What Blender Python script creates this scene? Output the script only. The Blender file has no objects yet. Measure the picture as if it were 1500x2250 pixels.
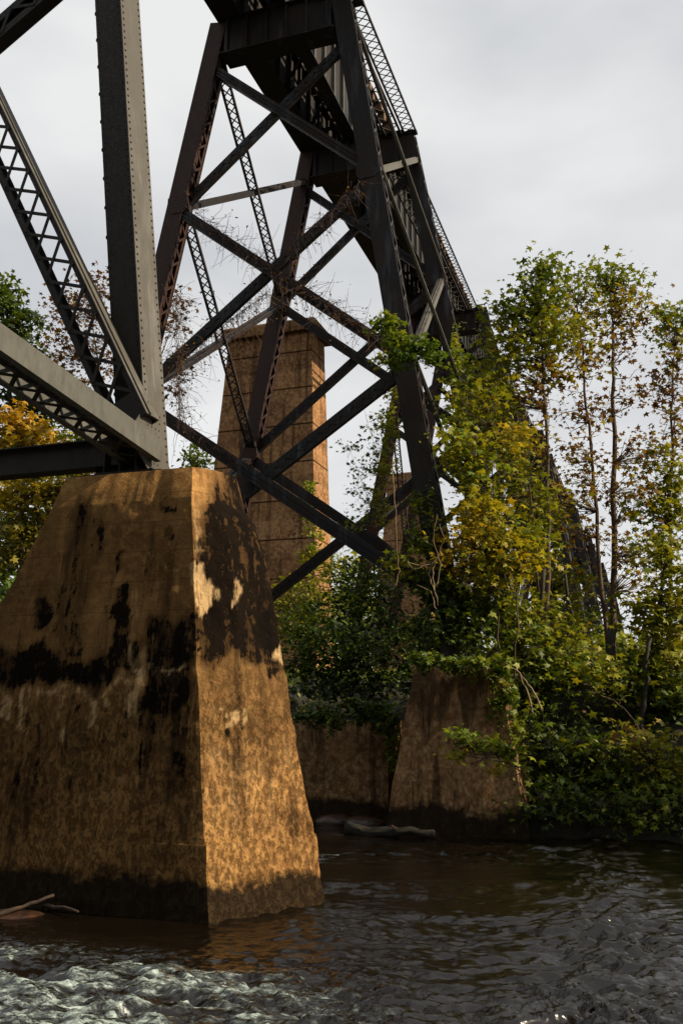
import bpy, math, random
import numpy as np
R = math.radians
rs = np.random.RandomState(7); random.seed(7)
scene = bpy.context.scene

# ---------------- camera, world, sun, exposure ----------------
PITCH = math.atan(429/2000); AZ = math.atan(682/2045.5)
cam_d = bpy.data.cameras.new('camera'); cam = bpy.data.objects.new('camera', cam_d)
scene.collection.objects.link(cam); scene.camera = cam
cam.location = (0, 0, 2.5); cam.rotation_euler = (math.pi/2 + PITCH, 0, 0)
cam_d.sensor_fit = 'VERTICAL'; cam_d.sensor_height = 36; cam_d.lens = 32; cam_d.clip_end = 3000; cam_d.clip_start = .05

SUN_AZ, SUN_EL = 102, 34          # azimuth clockwise from +Y
world = bpy.data.worlds.new('World'); scene.world = world; world.use_nodes = True
wn = world.node_tree; wn.nodes.clear()
def N(t, kind, **kw):
    n = t.nodes.new(kind)
    for k, v in kw.items():
        if hasattr(n, k) and not isinstance(v, tuple): setattr(n, k, v)
        else: n.inputs[k.replace('_', ' ')].default_value = v
    return n
out = wn.nodes.new('ShaderNodeOutputWorld'); bg = wn.nodes.new('ShaderNodeBackground')
sky = wn.nodes.new('ShaderNodeTexSky'); sky.sky_type = 'NISHITA'; sky.sun_disc = False
sky.sun_elevation = R(SUN_EL); sky.sun_rotation = R(SUN_AZ)
tc = wn.nodes.new('ShaderNodeTexCoord'); mp = wn.nodes.new('ShaderNodeMapping'); mp.inputs['Scale'].default_value = (1, 1, 2.2)
nz = wn.nodes.new('ShaderNodeTexNoise'); nz.inputs['Scale'].default_value = 2.1; nz.inputs['Detail'].default_value = 5; nz.inputs['Roughness'].default_value = .48
cr = wn.nodes.new('ShaderNodeValToRGB')
cr.color_ramp.elements[0].position = .38; cr.color_ramp.elements[0].color = (5.5, 5.62, 5.8, 1)
cr.color_ramp.elements[1].position = .62; cr.color_ramp.elements[1].color = (7.7, 7.7, 7.65, 1)
mx = wn.nodes.new('ShaderNodeMixRGB'); mx.inputs[0].default_value = .93
L = wn.links.new
L(tc.outputs['Generated'], mp.inputs[0]); L(mp.outputs[0], nz.inputs['Vector']); L(nz.outputs['Fac'], cr.inputs[0])
L(sky.outputs[0], mx.inputs[1]); L(cr.outputs[0], mx.inputs[2]); L(mx.outputs[0], bg.inputs[0]); L(bg.outputs[0], out.inputs[0])
bg.inputs[1].default_value = .072
sd = bpy.data.lights.new('sun', 'SUN'); sd.energy = 5.0; sd.angle = R(.6); sd.color = (1, .83, .6)
sun = bpy.data.objects.new('sun', sd); scene.collection.objects.link(sun)
sun.rotation_euler = (R(90 - SUN_EL), 0, R(180 - SUN_AZ)); sun.location = (30, 0, 40)
scene.view_settings.view_transform = 'Standard'; scene.view_settings.look = 'None'
scene.view_settings.exposure = .68; scene.view_settings.gamma = 1
scene.render.resolution_x = 682; scene.render.resolution_y = 1024

# ---------------- frames: bridge axes u (along), v (across), h (up) ----------------
U = np.array([math.sin(AZ), math.cos(AZ), 0]); V = np.array([math.cos(AZ), -math.sin(AZ), 0]); Z = np.array([0, 0, 1.])
FW = np.array([0, math.cos(PITCH), math.sin(PITCH)]); UP = np.array([0, -math.sin(PITCH), math.cos(PITCH)]); X = np.array([1., 0, 0])
CP = np.array([0, 0, 2.5])
def W(u, v, h): return U*u + V*v + Z*h
def ray(x, y): return FW*2000 + X*(x-750) + UP*(1125-y)
def atu(x, y, u): r = ray(x, y); return CP + r*(u/(r@U))        # pixel -> point on the cross plane u
def aty(x, y, Y): r = ray(x, y); return CP + r*(Y/r[1])
def nrm(a): return a/(np.linalg.norm(a)+1e-12)

# ---------------- numpy value noise ----------------
_g = np.random.RandomState(3).rand(64, 64, 64)
def vn3(x, y, z):
    xi = np.floor(x).astype(int); yi = np.floor(y).astype(int); zi = np.floor(z).astype(int)
    f = lambda t: t*t*(3-2*t)
    a = f(x-xi); b = f(y-yi); c = f(z-zi); r = 0
    for i in (0, 1):
        for j in (0, 1):
            for k in (0, 1):
                r = r + _g[(xi+i) & 63, (yi+j) & 63, (zi+k) & 63]*(a if i else 1-a)*(b if j else 1-b)*(c if k else 1-c)
    return r
def fbm(x, y, z=0, o=4, g=.5):
    x = np.asarray(x, float); y = np.asarray(y, float); z = np.asarray(z, float)+0*x
    s = 0; a = 1; n = 0
    for i in range(o):
        s = s + a*vn3(x*2**i+i*7.3, y*2**i+i*3.1, z*2**i+i*5.7); n += a; a *= g
    return s/n

# ---------------- objects ----------------
def link(o):
    scene.collection.objects.link(o); return o
def tag(o, label=None, cat=None, group=None, kind=None):
    if label: o['label'] = label
    if cat: o['category'] = cat
    if group: o['group'] = group
    if kind: o['kind'] = kind
    return o
def empty(name, loc, label, cat, group=None):
    o = link(bpy.data.objects.new(name, None)); o.location = loc; o.empty_display_size = .3
    return tag(o, label, cat, group)
def mesh_obj(name, verts, faces, mat, parent=None, smooth=False, attr=None):
    me = bpy.data.meshes.new(name); me.from_pydata([tuple(map(float, v)) for v in verts], [], faces)
    me.validate(); me.update()
    if smooth: me.polygons.foreach_set('use_smooth', [True]*len(me.polygons))
    me.materials.append(mat); o = link(bpy.data.objects.new(name, me))
    put(o, parent); return o
def put(o, parent):
    if parent is not None:
        o.parent = parent; b = parent.location if parent.parent is None else (0, 0, 0)
        o.location = tuple(-c for c in b)
def mesh_np(name, verts, tris, mat, parent=None, tint=None, smooth=False):
    me = bpy.data.meshes.new(name); n = len(verts); m = len(tris); k = tris.shape[1]
    me.vertices.add(n); me.vertices.foreach_set('co', np.asarray(verts, np.float32).ravel())
    me.loops.add(m*k); me.loops.foreach_set('vertex_index', np.asarray(tris, np.int32).ravel())
    me.polygons.add(m); me.polygons.foreach_set('loop_start', np.arange(0, m*k, k, dtype=np.int32))
    me.polygons.foreach_set('loop_total', np.full(m, k, dtype=np.int32))
    if tint is not None:
        a = me.attributes.new('tint', 'FLOAT', 'POINT'); a.data.foreach_set('value', np.asarray(tint, np.float32))
    me.update(calc_edges=True)
    if smooth: me.polygons.foreach_set('use_smooth', np.ones(m, bool))
    me.materials.append(mat); o = link(bpy.data.objects.new(name, me)); put(o, parent); return o

class MB:
    def __init__(s): s.v = []; s.f = []
    def bar(s, p0, p1, n, w, d, os=0., on=0.):
        """box from p0 to p1, w wide across, d deep along n, offset os across / on along n"""
        p0 = np.asarray(p0, float); p1 = np.asarray(p1, float); t = nrm(p1-p0); n = nrm(n-t*(n@t)); c = np.cross(t, n); b = len(s.v)
        for p in (p0, p1):
            for a, e in ((-1, -1), (1, -1), (1, 1), (-1, 1)): s.v.append(p + c*(os+a*w/2) + n*(on+e*d/2))
        s.f += [(b, b+3, b+2, b+1), (b+4, b+5, b+6, b+7)] + [(b+i, b+(i+1) % 4, b+4+(i+1) % 4, b+4+i) for i in range(4)]
        return s
    def box(s, u0, u1, v0, v1, h0, h1):
        return s.bar(W((u0+u1)/2, (v0+v1)/2, h0), W((u0+u1)/2, (v0+v1)/2, h1), U, abs(v1-v0), abs(u1-u0))
    def dome(s, p, n, r):
        n = nrm(n); a = nrm(np.cross(n, [.3, .5, .8])); c = np.cross(n, a); b = len(s.v)
        for k in range(6): s.v.append(p + r*(a*math.cos(k*math.pi/3)+c*math.sin(k*math.pi/3)) - n*.002)
        for k in range(6): s.v.append(p + .6*r*(a*math.cos(k*math.pi/3)+c*math.sin(k*math.pi/3)) + n*r*.55)
        s.f += [(b+k, b+(k+1) % 6, b+6+(k+1) % 6, b+6+k) for k in range(6)] + [tuple(b+6+k for k in range(6))]
        return s
    def plate(s, pts, n, th):
        n = nrm(n); b = len(s.v); k = len(pts)
        for e in (-.5, .5):
            for p in pts: s.v.append(np.asarray(p)+n*th*e)
        s.f += [tuple(b+i for i in range(k))[::-1], tuple(b+k+i for i in range(k))] + [(b+i, b+(i+1) % k, b+k+(i+1) % k, b+k+i) for i in range(k)]
        return s
    def tube(s, pts, rad, sides=7):
        pts = [np.asarray(p, float) for p in pts]; prev = None; b = len(s.v)
        for i, p in enumerate(pts):
            t = nrm(pts[min(i+1, len(pts)-1)] - pts[max(i-1, 0)])
            a = nrm(np.cross(t, [.31, .95, .05]) if prev is None else prev - t*(prev@t)); prev = a; c = np.cross(t, a)
            for k in range(sides): s.v.append(p + rad[i]*(a*math.cos(2*math.pi*k/sides)+c*math.sin(2*math.pi*k/sides)))
        for i in range(len(pts)-1):
            for k in range(sides): s.f.append((b+i*sides+k, b+i*sides+(k+1) % sides, b+(i+1)*sides+(k+1) % sides, b+(i+1)*sides+k))
        s.f.append(tuple(b+k for k in range(sides))[::-1]); s.f.append(tuple(b+(len(pts)-1)*sides+k for k in range(sides)))
        return s
    def build(s, name, mat, parent=None, smooth=False, label=None):
        o = mesh_obj(name, s.v, s.f, mat, parent, smooth)
        if label: o['label'] = label
        return o

# ---------------- materials ----------------
def newmat(name):
    m = bpy.data.materials.new(name); m.use_nodes = True; t = m.node_tree; t.nodes.clear()
    o = t.nodes.new('ShaderNodeOutputMaterial'); b = t.nodes.new('ShaderNodeBsdfPrincipled'); t.links.new(b.outputs[0], o.inputs[0])
    return m, t, b, o
def coords(t, scale=(1, 1, 1)):
    c = t.nodes.new('ShaderNodeTexCoord'); m = t.nodes.new('ShaderNodeMapping'); m.inputs['Scale'].default_value = scale
    t.links.new(c.outputs['Object'], m.inputs[0]); return m.outputs[0]
def noise(t, vec, scale, detail=5, rough=.55, dist=0):
    n = t.nodes.new('ShaderNodeTexNoise'); n.inputs['Scale'].default_value = scale; n.inputs['Detail'].default_value = detail
    n.inputs['Roughness'].default_value = rough; n.inputs['Distortion'].default_value = dist; t.links.new(vec, n.inputs['Vector']); return n.outputs['Fac']
def ramp(t, fac, stops, interp='LINEAR'):
    r = t.nodes.new('ShaderNodeValToRGB'); e = r.color_ramp; e.interpolation = interp
    while len(e.elements) < len(stops): e.elements.new(.5)
    for i, (p, c) in enumerate(stops):
        e.elements[i].position = p; e.elements[i].color = (c, c, c, 1) if not isinstance(c, tuple) else c+(1,)
    t.links.new(fac, r.inputs[0]); return r.outputs[0]
def mix(t, f, a, b, mode='MIX'):
    m = t.nodes.new('ShaderNodeMixRGB'); m.blend_type = mode
    for i, x in ((0, f), (1, a), (2, b)):
        if isinstance(x, (int, float)): m.inputs[i].default_value = x if i == 0 else (x, x, x, 1)
        elif isinstance(x, tuple): m.inputs[i].default_value = x+(1,)
        else: t.links.new(x, m.inputs[i])
    return m.outputs[0]
def mth(t, op, a, b=0.):
    m = t.nodes.new('ShaderNodeMath'); m.operation = op
    for i, x in ((0, a), (1, b)):
        if isinstance(x, (int, float)): m.inputs[i].default_value = x
        else: t.links.new(x, m.inputs[i])
    return m.outputs[0]
def bump(t, b, h, strength, dist=.02):
    n = t.nodes.new('ShaderNodeBump'); n.inputs['Strength'].default_value = strength; n.inputs['Distance'].default_value = dist
    t.links.new(h, n.inputs['Height']); t.links.new(n.outputs[0], b.inputs['Normal']); return n

def steel(name, base, rust, rust_amt, light=None, rough=.5):
    m, t, b, o = newmat(name)
    v = coords(t, (1, 1, .35)); v1 = coords(t)
    streak = noise(t, v, 3.2, 7, .62); fine = noise(t, v1, 22, 5, .6); big = noise(t, v1, .55, 3, .5)
    f = ramp(t, mix(t, .45, streak, big), [(.5-rust_amt*.5, 0.), (.74-rust_amt*.5, 1.)])
    c = mix(t, f, base, rust)
    c = mix(t, ramp(t, noise(t, v, 9, 8, .7), [(.42, 0.), (.72, .5)]), c, tuple(x*.4 for x in base)); c = mix(t, ramp(t, noise(t, v1, 1.7, 8, .75), [(.58, 0.), (.66, .6)]), c, rust)
    if light: c = mix(t, ramp(t, noise(t, coords(t, (1.3, 1.3, .22)), 2.4, 6, .6), [(.55, 0.), (.75, .7)]), c, light)
    t.links.new(c, b.inputs['Base Color']); b.inputs['Roughness'].default_value = rough; b.inputs['Metallic'].default_value = 0.
    t.links.new(ramp(t, fine, [(.3, rough-.12), (.7, rough+.22)]), b.inputs['Roughness'])
    b.inputs['Specular IOR Level'].default_value = .16
    bump(t, b, fine, .12, .008); return m
M = {}
M['steel'] = steel('weathered_black_steel', (.016, .019, .023), (.026, .017, .012), .3, (.075, .085, .10))
M['steel_rust'] = steel('rusty_steel', (.019, .016, .016), (.036, .018, .013), .65)
M['steel_grey'] = steel('sunlit_grey_steel', (.115, .112, .098), (.075, .07, .06), .45, (.19, .19, .18), .55)  # pale copy of the column steel, with sunlight put into the colour
M['steel_dark'] = steel('shaded_dark_steel', (.020, .020, .021), (.026, .022, .019), .4, None, .6)  # dark copy of the same steel, with shade put into the colour
M['steel_mottled'] = steel('mottled_grey_steel', (.05, .05, .045), (.085, .085, .075), .6, (.15, .15, .135), .6)

def concrete(name, cols, seams=None, black=1.0, wet=.5, stain_z=(2.0, 4.6), pit=1.0, seam_dark=.25, rough_zone=2.6, seam_off=0., attr_stain_shade=False):
    """cols: (mid, light, dark-brown). Board-marked, weather-stained concrete."""
    m, t, b, o = newmat(name)
    vs = coords(t, (1, 1, .28)); v1 = coords(t); vz = coords(t)
    sep = t.nodes.new('ShaderNodeSeparateXYZ'); t.links.new(v1, sep.inputs[0]); z = sep.outputs['Z']
    n1 = noise(t, v1, .8, 6, .6); n2 = noise(t, vs, 1.6, 8, .62, .4); n3 = noise(t, v1, 7, 8, .68); n4 = noise(t, v1, 30, 5, .7)
    c = mix(t, ramp(t, n1, [(.3, 0.), (.68, 1.)]), cols[0], cols[2])
    c = mix(t, ramp(t, n3, [(.42, 0.), (.7, .8)]), c, cols[1])
    # grain of exposed aggregate in the worn lower zone
    lo = mth(t, 'ADD', z, mth(t, 'MULTIPLY', mth(t, 'SUBTRACT', n1, .5), 2.2))
    rz = ramp(t, mth(t, 'DIVIDE', lo, 6.), [((rough_zone-.5)/6, 1.), ((rough_zone+.5)/6, 0.)])
    spk = ramp(t, noise(t, coords(t, (1, 1, .6)), 15, 8, .8), [(.45, 1.), (.50, 0.)])
    c = mix(t, mth(t, 'MULTIPLY', mth(t, 'MULTIPLY', rz, spk),   .55*pit), c, tuple(x*.28 for x in cols[2]))
    # black growth
    zc = (stain_z[0]+stain_z[1])/2; zh = (stain_z[1]-stain_z[0])/2
    band = mth(t, 'SUBTRACT', 1., mth(t, 'DIVIDE', mth(t, 'ABSOLUTE', mth(t, 'SUBTRACT', z, zc)), zh))
    s = mth(t, 'ADD', mth(t, 'MULTIPLY', band, .11), mth(t, 'MULTIPLY', mth(t, 'ADD', n2, mth(t, 'MULTIPLY', n3, .22)), .95))
    blk = ramp(t, s, [(.635-.03*black, 0.), (.675-.03*black, 1.)])
    c = mix(t, mth(t, 'MULTIPLY', blk, min(1, .93*black)), c, (.012, .009, .006))
    # vertical run-off streaks, dark and pale
    st = noise(t, coords(t, (1, 1, .05)), 3.4, 5, .6)
    c = mix(t, ramp(t, st, [(.54, 0.), (.66, .72)]), c, (.03, .018, .01))
    ps = ramp(t, mth(t, 'MULTIPLY', noise(t, coords(t, (1, 1, .07)), 4.8, 4, .6), mth(t, 'ADD', n1, .5)), [(.73, 0.), (.80, .7)])
    c = mix(t, ps, c, (.46, .34, .2))
    # seams
    if seams:
        zz = mth(t, 'DIVIDE', mth(t, 'ADD', z, seam_off), seams); fr = mth(t, 'FRACT', zz)
        d = mth(t, 'ABSOLUTE', mth(t, 'SUBTRACT', fr, .5)); d = mth(t, 'ADD', d, mth(t, 'MULTIPLY', mth(t, 'SUBTRACT', n3, .5), .02))
        ln = ramp(t, d, [(.472, 0.), (.49, 1.)])
        c = mix(t, mth(t, 'MULTIPLY', ln, .93), c, tuple(x*seam_dark for x in cols[2]))
        wn_ = t.nodes.new('ShaderNodeTexWhiteNoise'); wn_.noise_dimensions = '1D'; t.links.new(mth(t, 'FLOOR', mth(t, 'ADD', zz, .5)), wn_.inputs['W'])
        c = mix(t, 1., c, ramp(t, wn_.outputs['Value'], [(0., .62), (1., 1.2)]), 'MULTIPLY')
        fade = ramp(t, fr, [(.0, 0.), (.45, .0), (.52, .45), (.8, 0.)])
        c = mix(t, mth(t, 'MULTIPLY', fade, ramp(t, n2, [(.4, 0.), (.6, 1.)])), c, tuple(x*.4 for x in cols[2]))
    if attr_stain_shade:                                      # faint board joints above the worn zone
        fz = mth(t, 'FRACT', mth(t, 'ADD', mth(t, 'DIVIDE', z, .42), mth(t, 'MULTIPLY', n3, .03))); jl = ramp(t, mth(t, 'ABSOLUTE', mth(t, 'SUBTRACT', fz, .5)), [(.475, 0.), (.495, .38)])
        c = mix(t, mth(t, 'MULTIPLY', jl, ramp(t, mth(t, 'DIVIDE', z, 6.), [(.5, 0.), (.62, 1.)])), c, tuple(x*.25 for x in cols[2]))
    # boards
    bd = t.nodes.new('ShaderNodeTexWave'); bd.wave_type = 'BANDS'; bd.bands_direction = 'Z'; bd.inputs['Scale'].default_value = 1.1; bd.inputs['Distortion'].default_value = .6
    t.links.new(v1, bd.inputs['Vector'])
    if attr_stain_shade:
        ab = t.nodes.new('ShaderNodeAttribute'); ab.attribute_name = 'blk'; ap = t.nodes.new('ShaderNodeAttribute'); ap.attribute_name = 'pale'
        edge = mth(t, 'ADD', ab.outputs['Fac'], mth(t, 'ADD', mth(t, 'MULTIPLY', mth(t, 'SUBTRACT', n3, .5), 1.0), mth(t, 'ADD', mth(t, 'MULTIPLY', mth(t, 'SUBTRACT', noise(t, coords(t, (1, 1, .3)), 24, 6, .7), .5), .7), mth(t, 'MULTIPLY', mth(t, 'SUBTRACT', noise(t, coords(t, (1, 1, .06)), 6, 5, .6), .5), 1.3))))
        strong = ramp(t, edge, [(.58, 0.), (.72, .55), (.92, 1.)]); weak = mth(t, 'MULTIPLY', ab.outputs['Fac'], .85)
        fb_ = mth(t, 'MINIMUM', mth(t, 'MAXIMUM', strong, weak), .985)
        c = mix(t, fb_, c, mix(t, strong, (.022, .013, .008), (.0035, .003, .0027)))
        fp_ = mth(t, 'MULTIPLY', ap.outputs['Fac'], ramp(t, mth(t, 'ADD', noise(t, coords(t, (1, 1, .10)), 12, 7, .7), mth(t, 'MULTIPLY', ap.outputs['Fac'], .2)), [(.54, 0.), (.70, 1.)]))
        c = mix(t, fp_, c, (.50, .34, .17))
    # dark base band: damp, with the shadow at the foot painted in
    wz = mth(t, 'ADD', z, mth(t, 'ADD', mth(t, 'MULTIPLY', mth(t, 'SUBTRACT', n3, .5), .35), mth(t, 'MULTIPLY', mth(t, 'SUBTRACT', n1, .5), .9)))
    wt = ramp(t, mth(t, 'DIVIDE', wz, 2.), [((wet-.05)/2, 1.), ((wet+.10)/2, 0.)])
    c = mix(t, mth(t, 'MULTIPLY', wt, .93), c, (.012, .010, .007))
    t.links.new(c, b.inputs['Base Color'])
    t.links.new(mix(t, wt, .9, .7), b.inputs['Roughness']); b.inputs['Specular IOR Level'].default_value = .03
    hh = mth(t, 'ADD', mth(t, 'MULTIPLY', n3, 1.0), mth(t, 'ADD', mth(t, 'MULTIPLY', mth(t, 'MULTIPLY', spk, rz), -.5*pit), mth(t, 'ADD', mth(t, 'MULTIPLY', n4, .35), mth(t, 'MULTIPLY', bd.outputs['Fac'], .08))))
    bump(t, b, hh, .8, .05); return m
M['pier_near'] = concrete('stained_ochre_concrete', ((.36, .195, .068), (.50, .29, .105), (.17, .082, .030)), None, .25, .45, (1.9, 4.9), 1.0, attr_stain_shade=True)
M['pier_bank'] = concrete('damp_brown_concrete', ((.26, .15, .07), (.44, .29, .15), (.10, .052, .024)), None, .75, .5, (2.2, 4.0), .5)
M['pier_tall'] = concrete('red_brown_concrete', ((.30, .155, .068), (.50, .31, .16), (.10, .042, .018)), 1.72, .55, .2, (40, 41), .25, .12, 1.0, .75)
M['pier_far'] = concrete('grey_concrete', ((.14, .10, .07), (.2, .15, .1), (.07, .05, .035)), 1.7, .5, .2, (40, 41), .2)

def bark(name, a, b_, sc=6):
    m, t, b, o = newmat(name); n = noise(t, coords(t, (1, 1, .25)), sc, 6, .65)
    t.links.new(ramp(t, n, [(.3, a), (.7, b_)]), b.inputs['Base Color']); b.inputs['Roughness'].default_value = .9
    bump(t, b, n, .7, .03); return m
M['bark'] = bark('brown_bark', (.030, .018, .011), (.10, .06, .035))
M['bark_dark'] = bark('dark_bark', (.012, .010, .007), (.035, .027, .018))
M['bark_pale'] = bark('pale_vine_bark', (.09, .06, .035), (.30, .21, .13), 14)
M['twig'] = bark('red_brown_twig', (.035, .02, .014), (.09, .05, .035), 14)
M['wood'] = bark('creosoted_timber', (.03, .02, .013), (.18, .10, .05), 5)
M['driftwood'] = bark('wet_driftwood', (.010, .006, .004), (.06, .034, .018), 9)

def leafmat(name, stops, trans=.33):
    m, t, b, o = newmat(name)
    a = t.nodes.new('ShaderNodeAttribute'); a.attribute_name = 'tint'
    c = ramp(t, a.outputs['Fac'], stops)
    n = noise(t, coords(t), 9, 3, .6); c = mix(t, 1., c, ramp(t, n, [(.3, .72), (.7, 1.2)]), 'MULTIPLY')
    t.links.new(c, b.inputs['Base Color']); b.inputs['Roughness'].default_value = .55; b.inputs['Specular IOR Level'].default_value = .25
    tr = t.nodes.new('ShaderNodeBsdfTranslucent'); t.links.new(mix(t, 1., c, (1.35, 1.25, .6), 'MULTIPLY'), tr.inputs[0])
    ms = t.nodes.new('ShaderNodeMixShader'); ms.inputs[0].default_value = trans
    t.links.new(b.outputs[0], ms.inputs[1]); t.links.new(tr.outputs[0], ms.inputs[2]); t.links.new(ms.outputs[0], o.inputs[0]); return m
M['leaf'] = leafmat('leaves', [(0, (.014, .028, .007)), (.2, (.075, .120, .012)), (.4, (.19, .21, .016)), (.55, (.28, .25, .02)),
                               (.68, (.17, .10, .016)), (.8, (.11, .050, .016)), (1, (.05, .022, .011))])
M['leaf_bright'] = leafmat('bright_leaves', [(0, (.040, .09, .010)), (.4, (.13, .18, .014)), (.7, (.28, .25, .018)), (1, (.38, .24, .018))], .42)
M['leaf_orange'] = leafmat('autumn_leaves', [(0, (.08, .09, .015)), (.3, (.28, .22, .02)), (.65, (.46, .24, .02)), (1, (.34, .11, .02))], .35)

def ground_mat():
    m, t, b, o = newmat('leaf_littered_bank'); v = coords(t)
    n = noise(t, v, 1.2, 8, .65); n2 = noise(t, v, 14, 6, .7)
    c = mix(t, ramp(t, n, [(.4, 0.), (.6, 1.)]), (.018, .012, .007), (.010, .013, .006)); c = mix(t, ramp(t, n2, [(.55, 0.), (.75, .6)]), c, (.04, .022, .01))
    t.links.new(c, b.inputs['Base Color']); b.inputs['Roughness'].default_value = .95; bump(t, b, n2, 1., .08); return m
M['ground'] = ground_mat()
def water_mat():
    m, t, b, o = newmat('river_water'); v = coords(t, (1, 2.0, 1)); v = v
    a = t.nodes.new('ShaderNodeAttribute'); a.attribute_name = 'tint'
    n = noise(t, coords(t, (1, 2.2, 1)), 3.5, 6, .62, .6); n2 = noise(t, coords(t, (1, 1.8, 1)), 13, 5, .6, .5)
    big = noise(t, coords(t, (.35, 1, 1)), .9, 4, .5)
    fm = mth(t, 'ADD', a.outputs['Fac'], mth(t, 'MULTIPLY', mth(t, 'SUBTRACT', noise(t, coords(t, (.55, 1.7, 1)), 8, 10, .82, .5), .5), 2.4))
    fo = ramp(t, fm, [(.46, 0.), (.64, .10), (.95, 1.)])
    c = mix(t, fo, (.005, .0035, .002), (.42, .52, .50))
    t.links.new(c, b.inputs['Base Color']); t.links.new(mix(t, fo, .045, .6), b.inputs['Roughness'])
    b.inputs['IOR'].default_value = 1.42; b.inputs['Specular IOR Level'].default_value = .75
    h = mth(t, 'ADD', mth(t, 'MULTIPLY', n, ramp(t, big, [(.35, .25), (.65, 1.)])), mth(t, 'MULTIPLY', n2, .22))
    bump(t, b, h, .35, .05); return m
M['water'] = water_mat()

# ================= SETTING =================
def bank_h(u, v):
    sh = 18.9 + 1.0*(fbm(v*.25, v*0+3, 0, 3)-.5) + np.where(v < -10, 1.2, 0)*np.clip((-10-v)/6, 0, 1)
    sh = sh + 2.6*np.clip((v+10.2)/.8, 0, 1)*np.clip((-5.0-v)/.4, 0, 1)
    d = u-sh
    h = -1.0 + 1.25*np.clip(d/.8+.8, 0, 1) + 2.9*np.clip((d-.3)/4.5, 0, 1)**.8 + 1.2*np.clip((d-5)/30, 0, 1)
    h = h + (fbm(u*.5, v*.5, 1, 4)-.5)*.9*np.clip(d/2, 0, 1) + (fbm(u*3, v*3, 5, 3)-.5)*.15
    h = h + 3.5*np.clip((u-90)/200, 0, 1)
    return h
us = np.concatenate([np.linspace(16, 30, 90), np.linspace(31, 70, 40), np.linspace(75, 900, 40)])
vs_ = np.concatenate([np.linspace(-500, -45, 20), np.linspace(-42, 30, 240), np.linspace(35, 500, 20)])
def grid(us, vs_, hf, name, mat, tint=None, smooth=True):
    uu, vv = np.meshgrid(us, vs_, indexing='ij'); h = hf(uu, vv)
    P = uu[..., None]*U + vv[..., None]*V + h[..., None]*Z
    n, m = uu.shape; i = np.arange(n*m).reshape(n, m)
    q = np.stack([i[:-1, :-1], i[:-1, 1:], i[1:, 1:], i[1:, :-1]], -1).reshape(-1, 4)
    return mesh_np(name, P.reshape(-1, 3), q[:, ::-1], mat, None, None if tint is None else tint(uu, vv).ravel(), smooth)
tag(grid(us, vs_, bank_h, 'ground', M['ground']), 'brown leaf-littered river bank rising behind the water', 'river bank', kind='structure')

# river: one sheet, fine near the camera
xs = np.concatenate([np.linspace(-400, -22, 16), np.linspace(-20, -7.2, 60), np.linspace(-7, 9, 500), np.linspace(9.3, 30, 70), np.linspace(35, 400, 16)])
ys = np.concatenate([np.linspace(-300, -5, 14), np.linspace(-4, 6.6, 30), np.linspace(6.7, 13, 330), np.linspace(13.05, 26, 260), np.linspace(28, 60, 10)])
xx, yy = np.meshgrid(xs, ys, indexing='ij')
fade = np.clip((30-np.hypot(xx, yy))/10, 0, 1)
wx = xx + .5*(fbm(xx*.6, yy*.6, 9)-.5); wy = yy + .8*(fbm(xx*.5, yy*.5, 4)-.5)
glz = np.clip(1-np.abs((xx-.32*yy+.6)/1.1), 0, 1)*np.clip((18-yy)/4, 0, 1) + .6*np.clip((9.6-yy)/1.5, 0, 1)
cur = np.clip((fbm(xx*.35+2, yy*.8, 12, 3)-.38)*3.6, .12, 1.5)
rip = 1-np.abs(2*fbm(wx*1.3, wy*3.2, 0, 4, .55)-1)
rip2 = fbm(wx*4.2, wy*9, 3, 3, .5)
rough_z = np.clip((11.2 - yy - .38*(xx+2.5))/1.8, 0, 1)*np.clip((3.2-xx)/3, .0, 1)
chop = fbm(wx*1.3+.8*wy, wy*2.6, 8, 5, .62)
rip3 = fbm(wx*2.2, wy*4.4, 11, 4, .6)
hz = ((rip-.75)*.10 + (rip2-.5)*.07 + (rip3-.5)*.10)*cur + (.75-np.abs(2*rip3-1)*2)*.11*glz + (rip2-.5)*.06*glz + rough_z*((1-np.abs(2*chop-1))**1.6-.4)*.20
hz = hz*fade
foam = rough_z*np.clip((2.2-xx)/3, .3, 1)*(.16 + .50*np.clip(((1-np.abs(2*chop-1))-.5)/.45, 0, 1))
foam = np.maximum(foam, .55*np.exp(-((yy-19.3+.1*xx)/.35)**2)*np.clip((1.5-xx)/1.5, 0, 1)*np.clip((xx+1.6)*2, 0, 1)*(fbm(xx*2, yy*5, 2, 3) > .5))
foam = np.maximum(foam, .6*np.exp(-((yy-16.6)/.25)**2-((xx+.1)/.5)**2))
P = np.stack([xx, yy, hz], -1); n_, m_ = xx.shape; ii = np.arange(n_*m_).reshape(n_, m_)
q = np.stack([ii[:-1, :-1], ii[1:, :-1], ii[1:, 1:], ii[:-1, 1:]], -1).reshape(-1, 4)
tag(mesh_np('river', P.reshape(-1, 3), q, M['water'], None, foam.ravel(), True), 'dark brown rippling river with white rapids in the near corner', 'river', kind='structure')

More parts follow.
